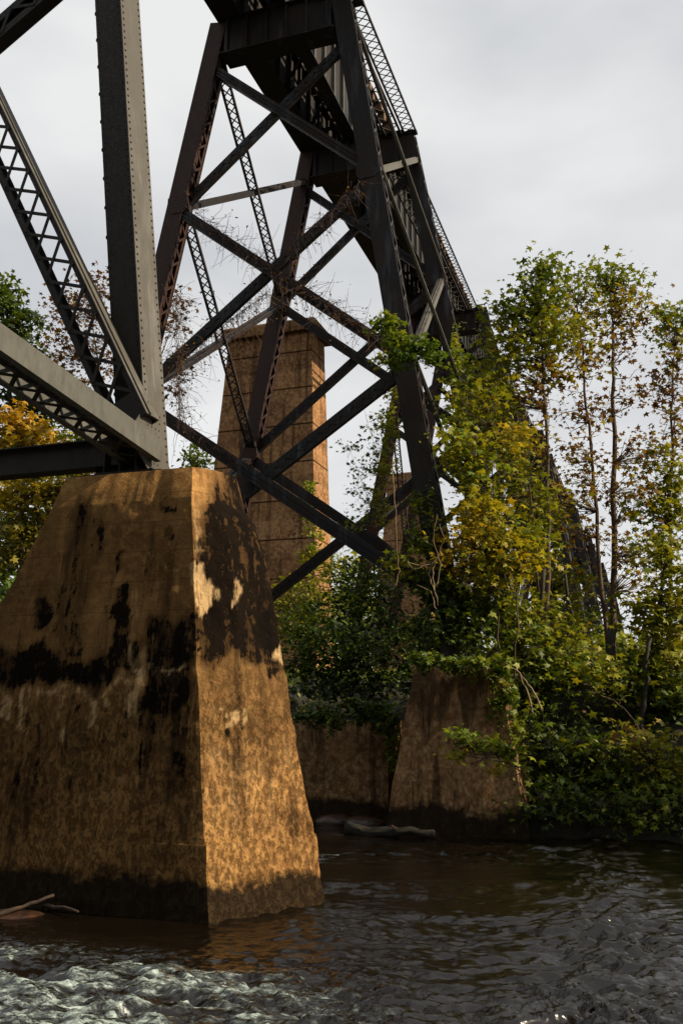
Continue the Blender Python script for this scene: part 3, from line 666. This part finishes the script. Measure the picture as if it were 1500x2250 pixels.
def veg(name, label, cat, Y, blobs, trunks=(), size=.12, mat='leaf', group=None, bark_='bark', shape='star', branches=True, cs=.26, clump=9, base=None, foliage='crown', depth=1.0, thin=.012):
    """blobs: (px, py, rx, ry, count, tint[, dY]) in photo pixels at distance Y; trunks: ([(px,py)...], r0, r1[, dY])"""
    b0 = blobs[0]; root = empty(name, tuple(base if base is not None else (aty(trunks[0][0][0][0], trunks[0][0][0][1], Y) if trunks else aty(b0[0], b0[1]+b0[3], Y))), label, cat, group)
    pts = []; tn = []; ends = []
    for bl in blobs:
        x, y, rx, ry, n, ti = bl[:6]; n = int(n*DENS.get(name, 1)); dy = bl[6] if len(bl) > 6 else 0
        c = aty(x, y, Y+dy); s_ = (Y+dy)/2000.
        p, cc = cloud(c, (rx*s_*1.02, max(rx, ry)*s_*depth, ry*s_), n, clump, cs); pts.append(p); ends.append(cc)
        tn.append(ti+rs.normal(size=n)*.09)
    pts = np.concatenate(pts); tn = np.concatenate(tn)
    leaf_mesh(foliage, pts, size, tn, M[mat], root, shape)
    tp = []
    for tr in trunks:
        line, r0, r1 = tr[:3]; dy = tr[3] if len(tr) > 3 else 0
        P_ = [aty(a, b, Y+dy) for a, b in line]; Q = [P_[0]]
        for i in range(len(P_)-1):
            for j in range(1, 6):
                q_ = P_[i]+(P_[i+1]-P_[i])*j/5; Q.append(q_+(rs.normal(size=3)*.03 if j < 5 else 0))
        rr = np.linspace(r0*.72, r1*.7, len(Q)); MB().tube(Q, rr, 8).build('trunk' if cat in ('tree', 'sapling') else 'stem', M[bark_], root, True); tp += Q
    if branches and tp:
        tp = np.array(tp); m = MB()
        for e in ends:
            for q_ in e[:26]:
                d = np.linalg.norm(tp-q_, axis=1)+np.where(tp[:, 2] > q_[2], 1.5, 0)*2; a = tp[np.argmin(d)]
                if np.linalg.norm(a-q_) > 4.: continue
                mid = (a+q_)/2+rs.normal(size=3)*.1-Z*.05; mid2 = (a*.3+q_*.7)+rs.normal(size=3)*.08; m.tube([a, mid, mid2, q_], [thin*1.1, thin*.7, thin*.45, thin*.2], 4)
        if m.v: m.build('branches', M[bark_], root)
    return root
tr = 'trees on the far bank'
veg('sycamore_tree', 'tall green-topped sycamore nearest the viaduct on the right, its crown dense and dark', 'tree', 22, [
    (1190, 600, 42, 42, 260, .25), (1175, 665, 62, 50, 420, .28), (1110, 690, 48, 40, 260, .3), (1200, 730, 70, 60, 480, .38), (1120, 770, 60, 60, 420, .4), (1090, 850, 55, 60, 380, .42),
    (1170, 860, 50, 80, 120, .75), (1200, 800, 50, 50, 160, .6), (1170, 960, 40, 60, 90, .7)],
    [([(1200, 1560), (1203, 1200), (1198, 900), (1185, 640)], .09, .03)], .108, group=tr)
veg('sycamore_tree', 'slim sycamore with sparse brown leaves left of the straightest trunk', 'tree', 22.6, [
    (1265, 640, 60, 45, 230, .35), (1250, 720, 75, 60, 400, .55), (1290, 790, 60, 50, 220, .62), (1260, 900, 70, 60, 170, .75), (1270, 990, 60, 50, 160, .72), (1250, 1060, 70, 50, 170, .7), (1290, 1160, 45, 50, 110, .7), (1230, 1100, 50, 60, 130, .6)],
    [([(1345, 1520), (1315, 1240), (1296, 960), (1280, 800), (1265, 660)], .085, .02)], .092, group=tr)
veg('sycamore_tree', 'straight tall sycamore trunk with thin red-brown twigs and green crown top', 'tree', 23.2, [
    (1325, 605, 50, 38, 260, .3), (1375, 620, 38, 40, 200, .32), (1340, 680, 70, 50, 320, .55), (1400, 680, 40, 45, 150, .65), (1360, 760, 80, 45, 170, .75), (1400, 850, 60, 50, 40, .8), (1340, 900, 50, 60, 60, .75), (1400, 990, 60, 40, 110, .78), (1370, 1080, 80, 60, 240, .7), (1390, 1200, 60, 60, 190, .68), (1400, 1280, 60, 60, 170, .6)],
    [([(1340, 1640), (1346, 1300), (1350, 950), (1347, 760), (1338, 640)], .14, .02)], .092, group=tr, thin=.014)
veg('sycamore_tree', 'sycamore at the right edge with dark green top and brown lower twigs', 'tree', 23.8, [
    (1470, 705, 48, 35, 220, .28), (1485, 770, 45, 60, 200, .6), (1455, 850, 45, 60, 140, .78), (1480, 930, 45, 50, 130, .7), (1440, 1000, 50, 50, 180, .55), (1480, 1060, 50, 50, 300, .4), (1440, 1110, 60, 50, 330, .4), (1490, 1150, 50, 60, 330, .38)],
    [([(1478, 1640), (1470, 1200), (1475, 950), (1482, 760)], .10, .02)], .11, group=tr)
veg('bushy_tree', 'dense olive-green bushy tree filling the lower right edge', 'tree', 21.5, [
    (1455, 1230, 60, 60, 380, .42), (1490, 1320, 60, 70, 480, .4), (1420, 1350, 55, 50, 320, .42), (1470, 1430, 60, 50, 420, .46), (1420, 1490, 60, 50, 360, .3), (1490, 1540, 60, 60, 420, .2), (1380, 1500, 50, 60, 300, .25)],
    [([(1410, 1660), (1425, 1500), (1450, 1300), (1465, 1200)], .12, .03)], .12, bark_='bark_dark', group=tr)
veg('vine_covered_tree', 'tree wrapped in dark olive vines just right of the second tower cap', 'tree', 24, [
    (1075, 930, 55, 60, 480, .36), (1110, 1000, 55, 60, 420, .42), (1030, 850, 40, 60, 380, .3), (1140, 1080, 50, 70, 360, .38), (1180, 1150, 50, 60, 340, .4), (1200, 1240, 60, 60, 360, .42), (1250, 1290, 60, 50, 330, .45), (1090, 1120, 50, 60, 200, .42), (1230, 1360, 60, 60, 360, .3), (1290, 1400, 50, 50, 240, .3)],
    [([(1190, 1640), (1165, 1200), (1120, 950), (1080, 820)], .12, .03), ([(1240, 1560), (1210, 1300), (1150, 1000)], .06, .02)], .12, bark_='bark_dark', group=tr)
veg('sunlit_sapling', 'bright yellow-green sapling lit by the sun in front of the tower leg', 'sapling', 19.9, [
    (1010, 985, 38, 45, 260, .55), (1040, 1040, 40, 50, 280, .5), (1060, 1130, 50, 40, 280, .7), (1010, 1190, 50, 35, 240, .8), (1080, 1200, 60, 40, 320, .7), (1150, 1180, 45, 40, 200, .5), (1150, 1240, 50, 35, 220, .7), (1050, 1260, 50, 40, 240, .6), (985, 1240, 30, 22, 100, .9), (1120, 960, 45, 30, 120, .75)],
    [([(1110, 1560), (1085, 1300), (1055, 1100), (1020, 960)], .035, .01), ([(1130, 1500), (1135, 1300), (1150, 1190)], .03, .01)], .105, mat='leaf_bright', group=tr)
veg('sapling', 'green understory sapling between the bank pier and the dark trunk', 'sapling', 20.6, [
    (1100, 1350, 50, 50, 300, .28), (1160, 1420, 60, 50, 340, .3), (1060, 1330, 40, 40, 220, .2), (1200, 1500, 60, 50, 320, .2), (1130, 1540, 40, 45, 220, .22), (1260, 1460, 50, 50, 240, .35), (1310, 1480, 50, 45, 220, .4)],
    [([(1150, 1660), (1140, 1480), (1100, 1340)], .04, .012)], .11, group=tr, bark_='bark_dark')
bg_ = 'bushes along the water'
bushes = [('low dark green bush at the waterline right of the bank pier', 1210, 1620, .12), ('shady bush below the leaning dark trunk', 1310, 1650, .15), ('bush with yellow-tipped leaves at the lower right waterline', 1430, 1660, .45), ('dark bush at the right edge by the water', 1485, 1720, .2), ('small drooping bush right against the bank pier', 1150, 1700, .3), ('brown-leaved bush low in the middle of the bank', 1360, 1740, .25)]
for i, (lb, x, y, ti) in enumerate(bushes):
    veg('bush', lb, 'bush', 19.6 if i != 2 else 19.0, [(x, y, 70, 50, 230, ti), (x+35, y+45, 60, 35, 120, ti-.05), (x-45, y-30, 50, 45, 130, ti+.1)], [([(x, y+110), (x, y+20)], .02, .01), ([(x+10, y+110), (x+30, y+30)], .015, .008)], .10, group=bg_, bark_='bark_dark')
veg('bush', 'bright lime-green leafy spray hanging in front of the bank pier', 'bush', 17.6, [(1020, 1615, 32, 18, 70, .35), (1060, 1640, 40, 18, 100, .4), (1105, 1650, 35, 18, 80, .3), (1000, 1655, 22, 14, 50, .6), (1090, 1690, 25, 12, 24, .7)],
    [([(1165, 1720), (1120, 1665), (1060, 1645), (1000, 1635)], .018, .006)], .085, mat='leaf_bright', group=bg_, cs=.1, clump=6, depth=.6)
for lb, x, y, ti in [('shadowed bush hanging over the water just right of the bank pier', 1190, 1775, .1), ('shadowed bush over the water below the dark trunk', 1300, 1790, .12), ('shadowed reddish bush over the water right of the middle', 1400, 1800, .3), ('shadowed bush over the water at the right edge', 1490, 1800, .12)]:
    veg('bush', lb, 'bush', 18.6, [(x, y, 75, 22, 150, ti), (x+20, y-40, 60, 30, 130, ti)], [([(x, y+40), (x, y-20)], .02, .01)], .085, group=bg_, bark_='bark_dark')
veg('climbing_vine', 'vines spilling over the top and right side of the bank pier', 'vine', 19.0, [(930, 1455, 40, 22, 130, .15), (1010, 1460, 50, 20, 170, .2), (1085, 1470, 35, 30, 170, .25), (1105, 1540, 22, 50, 150, .2), (1120, 1620, 22, 40, 110, .3)], (), .085, group='vines climbing the steel and concrete', branches=False, foliage='foliage', cs=.1, depth=.5)
veg('climbing_vine', 'dark ivy trailing over the straight top edge of the low concrete wall', 'vine', 20.6, [(700, 1570, 60, 22, 260, .1), (790, 1565, 60, 26, 300, .08), (850, 1580, 30, 40, 200, .15), (740, 1600, 20, 25, 60, .2), (865, 1640, 16, 50, 90, .25)], (), .08, group='vines climbing the steel and concrete', branches=False, foliage='foliage', cs=.1, depth=.4, shape='oval')
# ivy mounds on the bank between the piers
iv = 'ivy mounds on the bank'
for lb, x, y, rx, ry, n, ti, Y in [('big dark ivy mound under the crossing braces', 800, 1290, 90, 60, 1100, .12, 25), ('ivy mound left of the middle beside the foreground pier', 680, 1370, 70, 55, 800, .2, 24), ('ivy shelf shading the low concrete wall', 760, 1420, 110, 50, 1300, .08, 23),
        ('ivy thicket draped over the bank pier top', 960, 1400, 90, 50, 900, .12, 22.3), ('yellow-green ivy patch at the tall pier base', 640, 1300, 60, 55, 420, .4, 30), ('light ivy crest right of the tall pier', 730, 1250, 60, 35, 420, .38, 29)]:
    veg('ivy_mound', lb, 'ivy', Y, [(x, y, rx, ry, n, ti), (x-30, y+70, rx, ry*.9, n//2, ti-.05), (x+35, y+80, rx, ry*.9, n//2, ti-.06)], (), .085, shape='oval', group=iv, branches=False, foliage='foliage', cs=.2)
gv = 'vines climbing the steel and concrete'
veg('climbing_vine', 'bright green vine tuft wrapped round the upper right tower leg', 'vine', 18.6, [(845, 715, 28, 22, 130, .3), (870, 750, 30, 28, 160, .35), (925, 760, 34, 26, 200, .2), (850, 790, 26, 18, 100, .5), (890, 790, 30, 20, 100, .1), (950, 790, 20, 20, 60, .2), (855, 700, 14, 12, 50, .5)], (), .075, mat='leaf_bright', group=gv, branches=False, foliage='foliage', cs=.1, depth=.5, clump=6)
veg('climbing_vine', 'pale green vine climbing the second right leg above the trees', 'vine', 25.2, [(1003, 800, 12, 40, 130, .45), (1012, 880, 14, 50, 180, .4), (1020, 960, 16, 50, 180, .4), (1000, 740, 6, 40, 60, .5)], (), .075, mat='leaf_bright', group=gv, branches=False, foliage='foliage', cs=.09, shape='oval')
veg('climbing_vine', 'dark olive vine on the far leg left of the nearer right leg', 'vine', 24.5, [(862, 860, 20, 40, 150, .4), (850, 940, 20, 50, 180, .35), (845, 1030, 16, 50, 140, .45), (835, 1110, 16, 50, 120, .45)], (), .08, group=gv, branches=False, foliage='foliage', cs=.12)
veg('climbing_vine', 'small-leaved vine on the right corner of the tall brown pier', 'vine', 33.2, [(682, 1100, 16, 50, 160, .3), (690, 1180, 18, 50, 170, .35), (680, 1230, 30, 30, 140, .45), (700, 1310, 20, 50, 120, .55)], (), .10, group=gv, branches=False, foliage='foliage', cs=.12, shape='oval')
veg('hanging_vine', 'sparse dark-leaved vine hanging against the sky between tall pier and leg', 'vine', 24, [(760, 980, 26, 30, 34, .15), (790, 1040, 30, 40, 60, .2), (800, 1100, 35, 40, 90, .2), (770, 1150, 35, 25, 70, .3), (830, 960, 20, 60, 60, .3), (820, 1000, 25, 60, 60, .25)],
    [([(860, 1200), (810, 1100), (770, 990)], .012, .004), ([(850, 1200), (840, 1050), (800, 900)], .01, .004)], .08, group=gv, cs=.14, clump=5, bark_='twig', thin=.006)
# the leafy ground in front of A's right foot
veg('climbing_vine', 'tangle of dark vine leaves round the right tower leg foot', 'vine', 20.2, [(935, 1180, 35, 60, 220, .2), (950, 1280, 50, 50, 320, .15), (920, 1110, 25, 40, 90, .3), (1000, 1330, 60, 50, 420, .12), (960, 1380, 70, 45, 420, .08), (1040, 1400, 60, 45, 360, .12), (880, 1240, 30, 40, 120, .4)], (), .085, group=gv, branches=False, foliage='foliage', cs=.16)

veg('sapling', 'airy olive-green sapling rising between the tower leg and the tall sycamores', 'sapling', 21.2, [(1075, 880, 40, 60, 150, .4), (1010, 900, 30, 60, 100, .42), (1130, 1010, 60, 60, 160, .45), (1170, 1100, 60, 60, 150, .4), (1080, 1330, 70, 60, 220, .42), (1180, 1340, 60, 50, 200, .4), (1260, 1400, 50, 60, 160, .42)],
    [([(1120, 1540), (1110, 1300), (1100, 1050), (1075, 860)], .035, .01)], .095, group=tr)
# bare pale vines and stems
def stem(name, label, Y, lines, mat='bark_pale', r=.012, group=None, cat='vine'):
    root = empty(name, tuple(aty(*lines[0][0], Y)), label, cat, group)
    for ln in lines:
        P_ = [aty(a, b, Y+.1*rs.normal()) for a, b in ln]; Q = []
        for i in range(len(P_)-1):
            for j in range(4): Q.append(P_[i]+(P_[i+1]-P_[i])*j/4+rs.normal(size=3)*.012)
        Q.append(P_[-1]); MB().tube(Q, np.linspace(r, r*.4, len(Q)), 6).build('stem', M[mat], root, True)
    return root
stem('bare_vine', 'pale tangled bare vine twisting beside the right tower leg', 18.9, [[(960, 1330), (950, 1270), (955, 1230), (930, 1245), (895, 1235), (910, 1250), (945, 1240)], [(955, 1300), (940, 1260), (965, 1215), (975, 1180), (965, 1150)], [(958, 1340), (945, 1300), (915, 1285)], [(955, 1290), (968, 1240), (950, 1190), (960, 1130)]], group='bare woody vines')
stem('bare_vine', 'thin pale vine hanging straight down in front of the far brown pier', 19.2, [[(862, 1010), (866, 1100), (872, 1200), (876, 1255), (870, 1290)]], r=.013, group='bare woody vines')
stem('fallen_branch', 'pale arched bare branch leaning off the dark trunk', 19.6, [[(1405, 1612), (1398, 1590), (1370, 1555), (1340, 1535), (1318, 1527)]], r=.02, cat='branch')
stem('bare_vine', 'pale forked root stem right of the bank pier top', 19.2, [[(1190, 1560), (1165, 1510), (1140, 1480), (1100, 1448)], [(1170, 1570), (1160, 1520), (1140, 1480)]], r=.022, group='bare woody vines')
stem('bare_vine', 'thin grey stems rising through the vine tree behind the bright sapling', 21, [[(1135, 1480), (1125, 1330), (1105, 1150)], [(1180, 1300), (1175, 1180), (1160, 1050)], [(1150, 1380), (1120, 1260)], [(1060, 1200), (1052, 1100), (1045, 980)]], 'bark', .028, group='bare woody vines')
# dark slim trunks in the understory
for lb, x0, y0, x1, y1, r, Y in [('thick dark trunk at the centre right of the bank', 1338, 1660, 1340, 1380, .17, 21.4), ('thin dark trunk leaning by the pale branch', 1405, 1650, 1425, 1400, .07, 20.8), ('slender dark trunk right of the bank pier', 1200, 1640, 1192, 1250, .07, 21.8), ('slim dark trunk half way between pier and right edge', 1262, 1660, 1245, 1260, .06, 23)]:
    rt = empty('slender_tree', tuple(aty(x0, y0, Y)), lb, 'tree', 'dark trunks in the understory')
    MB().tube([aty(x0+(x1-x0)*k/8+3*rs.normal(), y0+(y1-y0)*k/8, Y) for k in range(9)], np.linspace(r, r*.6, 9), 8).build('trunk', M['bark_dark'], rt, True)

# twiggy vines strung along the braces: thin twigs with a few leaves
def string_vine(label, Y0, Y1, a, b, n, drop=26, up=12, tint=.8, leafn=60):
    root = empty('string_vine', tuple(aty(a[0], a[1], Y0)), label, 'vine', 'dry vines strung along the braces'); m = MB(); pts = []
    for i in range(n):
        k = rs.rand(); x = a[0]+(b[0]-a[0])*k; y = a[1]+(b[1]-a[1])*k; Y = Y0+(Y1-Y0)*k-.15
        p = aty(x, y, Y); P_ = [p]; d = rs.normal(size=3)*.06+np.array([.03, 0, -.07 if rs.rand() < .6 else .08])
        for j in range(4): d = d+rs.normal(size=3)*.05-Z*.02; P_.append(P_[-1]+d*(.6+.5*rs.rand()))
        m.tube(P_, np.linspace(.007, .003, 5), 3); pts += P_[2:]
    m.build('twigs', M['twig'], root)
    pts = np.array(pts); pts = pts[rs.randint(0, len(pts), leafn)]+rs.normal(size=(leafn, 3))*.06
    leaf_mesh('leaves', pts, .04, tint+rs.normal(size=leafn)*.08, M['leaf'], root, 'oval')
def on_plane(x, y, u): return aty(x, y, 1)*0 + atu(x, y, u)
for lb, u, a, b, n, lf in [('dry twigs along the brace falling right below the middle crossing', 19.7, (420, 460), (600, 590), 120, 90), ('dry twigs on the lower half of the falling brace', 19.7, (610, 600), (840, 750), 200, 300), ('dry twigs hanging on the brace rising to the upper right', 19.7, (620, 560), (800, 400), 90, 60),
        ('dry leafy twigs on the twin braces left of the tall pier', 21, (390, 790), (590, 640), 260, 320), ('dry twigs on the brace foot beside the foreground pier', 19.7, (400, 925), (530, 1030), 60, 40)]:
    Ya = atu(a[0], a[1], u)[1]; Yb = atu(b[0], b[1], u)[1]; string_vine(lb, Ya, Yb, a, b, n, leafn=lf)
string_vine('reddish vine fringe down the edge of the pale column', atu(390, 700, 19)[1], atu(390, 900, 19)[1], (385, 640), (395, 920), 220, leafn=420)

# left side trees
tl = 'trees left of the foreground pier'
veg('leafy_tree', 'dark green tree top at the left edge', 'tree', 34, [(0, 650, 40, 45, 260, .12), (30, 700, 50, 45, 420, .12), (10, 770, 60, 60, 420, .05), (60, 830, 80, 60, 420, .03), (90, 900, 90, 60, 500, .03)], [([(20, 1250), (25, 900), (15, 680)], .2, .05)], .17, group=tl, cs=.35)
veg('leafy_tree', 'sparse rust-brown autumn tree behind the lattice brace', 'tree', 38, [(150, 690, 60, 60, 330, .82), (210, 640, 45, 60, 230, .85), (130, 780, 60, 60, 300, .8), (220, 760, 60, 80, 330, .82), (320, 700, 60, 60, 120, .85), (390, 680, 30, 60, 130, .85), (385, 820, 30, 70, 150, .82), (180, 860, 70, 50, 260, .75)], [([(260, 1300), (240, 950), (200, 700)], .14, .03), ([(260, 1200), (330, 850), (385, 700)], .1, .02)], .13, group=tl, cs=.35)
veg('leafy_tree', 'orange and gold autumn tree under the left steel strut', 'tree', 27, [(30, 930, 40, 32, 240, .5), (70, 945, 35, 32, 200, .42), (10, 970, 40, 30, 160, .35), (90, 975, 40, 25, 120, .4)], [([(50, 1250), (45, 960)], .1, .03)], .13, mat='leaf_orange', group=tl)
veg('leafy_tree', 'yellow-green tree left of the foreground pier below the horizontal beam', 'tree', 25.5, [(40, 1090, 60, 45, 420, .25), (110, 1080, 60, 45, 420, .2), (70, 1160, 70, 45, 420, .12), (30, 1220, 50, 50, 350, .08), (190, 1060, 50, 30, 260, .1), (250, 1050, 40, 30, 160, .05)], [([(90, 1500), (85, 1100)], .12, .04)], .12, mat='leaf_orange', group=tl)
veg('leafy_tree', 'deep olive tree filling the shade behind the yellow one', 'tree', 31, [(60, 1010, 90, 70, 800, .25), (180, 980, 80, 70, 650, .35), (280, 1000, 50, 60, 300, .5), (60, 1180, 100, 80, 900, .12), (40, 1330, 80, 90, 700, .1)], [([(120, 1500), (130, 1000)], .16, .05)], .15, group=tl)
veg('bush', 'fresh green bush by the left edge of the foreground pier', 'bush', 22, [(10, 1300, 25, 30, 160, .15), (5, 1350, 30, 30, 160, .1)], [([(0, 1500), (8, 1320)], .03, .01)], .10, mat='leaf_bright', group=tl)
veg('bush', 'soft green bush between the column foot and the tall pier', 'bush', 31, [(430, 1010, 35, 28, 360, .2), (425, 1050, 38, 30, 360, .1), (445, 1090, 30, 30, 260, .1)], [([(430, 1300), (430, 1030)], .08, .03)], .10, mat='leaf_bright', group=tl, shape='oval', cs=.15)

# ground cover and far wood (uncountable)
n = 26000; uu_ = 19.3+rs.rand(n)**1.4*22; vv_ = -26+rs.rand(n)*36; hh_ = bank_h(uu_, vv_)
k = (np.abs(vv_+3.9) > 1.7) | (uu_ > 21.2)
k &= ~((vv_ > -9.5) & (vv_ < -5.5) & (uu_ < 21.7))
kk = 0
Pg = (uu_[:, None]*U+vv_[:, None]*V+(hh_+.1+.45*rs.rand(n)*fbm(uu_, vv_))[:, None]*Z)[k]
g = leaf_mesh('ground_cover', Pg, .09, .14+rs.rand(len(Pg))*.35*(fbm(Pg[:, 0], Pg[:, 1]) > .5), M['leaf'], None, 'oval')
tag(g, 'dark ivy and low leaves covering the river bank', 'ground cover', kind='stuff')
n = 30000; uu_ = 70+rs.rand(n)*60; vv_ = -70+rs.rand(n)*120; top = 2.5+2.4*fbm(vv_*.12, uu_*.05, 3, 4)*2-1.2
top = np.where(vv_ < -22, top+9, top)
Pf = uu_[:, None]*U+vv_[:, None]*V+(bank_h(uu_, vv_)+rs.rand(n)*top)[:, None]*Z
tag(leaf_mesh('distant_wood', Pf, .55, .2+rs.rand(n)*.3, M['leaf'], None, 'star'), 'low distant wood along the far side of the bank', 'wood', kind='stuff')

# driftwood, logs and rocks
def rock(name, label, c, r, mat, group):
    vs2 = []; fs = []; nu, nv = 12, 8
    for i in range(nv+1):
        for j in range(nu):
            a = math.pi*i/nv; b = 2*math.pi*j/nu; d = np.array([math.sin(a)*math.cos(b), math.sin(a)*math.sin(b), math.cos(a)])
            k = .7+.6*float(fbm(np.array([d[0]*1.5+c[0]]), np.array([d[1]*1.5+c[1]]), np.array([d[2]*1.5+9.]), 3)[0]); vs2.append(np.array(c)+d*np.array(r)*k)
    for i in range(nv):
        for j in range(nu): fs.append((i*nu+j, (i+1)*nu+j, (i+1)*nu+(j+1) % nu, i*nu+(j+1) % nu))
    o = mesh_obj(name, vs2, fs, mat, None, True); return tag(o, label, 'rock', group)
def rock_mat():
    m, t, b, o = newmat('wet_rock'); n = noise(t, coords(t), 6, 7, .65)
    t.links.new(ramp(t, n, [(.35, (.012, .007, .005)), (.7, (.07, .03, .014))]), b.inputs['Base Color']); b.inputs['Roughness'].default_value = .35; bump(t, b, n, .8, .04); return m
M['rock'] = rock_mat()
def atz(x, y, z): r = ray(x, y); return CP+r*((z-2.5)/r[2])
p = atz(150, 2000, -.03); rock('rock', 'wet reddish rock in the water at the left foot of the pier', p, (.5, .25, .10), M['rock'], 'rocks at the waterline')
p = atz(30, 2015, -.03); rock('rock', 'dark low rock at the left edge of the rapids', p, (.4, .25, .09), M['rock'], 'rocks at the waterline')
for i, (x, y, lb) in enumerate([(800, 1812, 'small boulder left of the waterline log'), (1000, 1815, 'small boulder right of the waterline log'), (735, 1808, 'small boulder next to the foreground pier edge')]):
    rock('rock', lb, atz(x, y, 0), (.5, .3, .2), M['rock'], 'rocks at the waterline')
def log(label, a, b, r):
    e = empty('driftwood_log', tuple(a), label, 'log'); P_ = [a+(b-a)*k/8+rs.normal(size=3)*r*.35 for k in range(9)]
    MB().tube(P_, [r*(1-.45*k/8)*(1+.1*rs.normal()) for k in range(9)], 9).build('log_body', M['ground'] if r > .1 else M['driftwood'], e, True)
    m = MB()
    for k in (2, 5): d_ = nrm(rs.normal(size=3)*np.array([1, .5, .4])+np.array([0, 0, .4])); m.tube([P_[k], P_[k]+d_*r*1.6, P_[k]+d_*r*2.6+rs.normal(size=3)*r*.4], [r*.3, r*.2, r*.08], 5)
    m.build('branch_stub', M['driftwood'], e)
log('brown driftwood log lying at the waterline before the bank pier', W(18.35, -5.9, .06), W(18.15, -4.2, .10), .13)
log('thin dark driftwood branch by the left foot of the pier', atz(-20, 2015, .02), atz(120, 1968, .2), .03)
log('short orange-brown driftwood stick against the left rock', atz(40, 1978, .04), atz(175, 2000, .10), .028)

# unseen wooded bank, added to keep the sky off faces turned toward it
def near_h(u, v): return -1.2 + 4.5*np.clip((-6-u)/8, 0, 1) + 3*np.clip((-20-u)/40, 0, 1) + .5*fbm(u*.4, v*.4, 2, 3)
tag(grid(np.concatenate([np.linspace(-300, -60, 8), np.linspace(-55, -4, 40)]), np.linspace(-120, 90, 100), near_h, 'sky_block_bank', M['ground']), 'unseen wooded bank added behind the viewer to block sky light', 'river bank', kind='structure')
n = 26000; uu_ = -12-rs.rand(n)*14; vv_ = -60+rs.rand(n)*105; top = 13+7*fbm(vv_*.15, uu_*.1, 6, 3)
Pn = uu_[:, None]*U+vv_[:, None]*V+(near_h(uu_, vv_)+rs.rand(n)**.8*top)[:, None]*Z
tag(leaf_mesh('sky_block_wood', Pn, .75, .15+rs.rand(n)*.3, M['leaf'], None, 'star'), 'unseen wood added behind the viewer to block sky light', 'wood', kind='stuff')

# unseen trees added right of the frame to shade the foot of the bank
for lb, x, y in [('added unseen shade tree right of the bank bushes', 11.5, 15.2), ('added unseen shade tree beyond the right edge', 13.5, 18.2), ('farther added unseen shade tree on the right bank', 14.5, 21.6)]:
    rt = empty('added_shade_tree', (x, y, 0), lb, 'tree', 'unseen trees added for shade right of the view'); MB().tube([(x, y, -1), (x+.1, y, 3), (x-.1, y+.1, 8)], [.22, .18, .08], 8).build('trunk', M['bark'], rt, True)
    p_ = np.concatenate([cloud((x+dx, y+dy, z_), (1.7, 1.7, 1.5), 900, 9, .3)[0] for dx, dy, z_ in ((0, 0, 6.6), (.9, 1, 5.2), (-.7, -.9, 4.6), (.3, 0, 3.4))])
    leaf_mesh('crown', p_, .14, .2+.2*rs.rand(len(p_)), M['leaf'], rt)
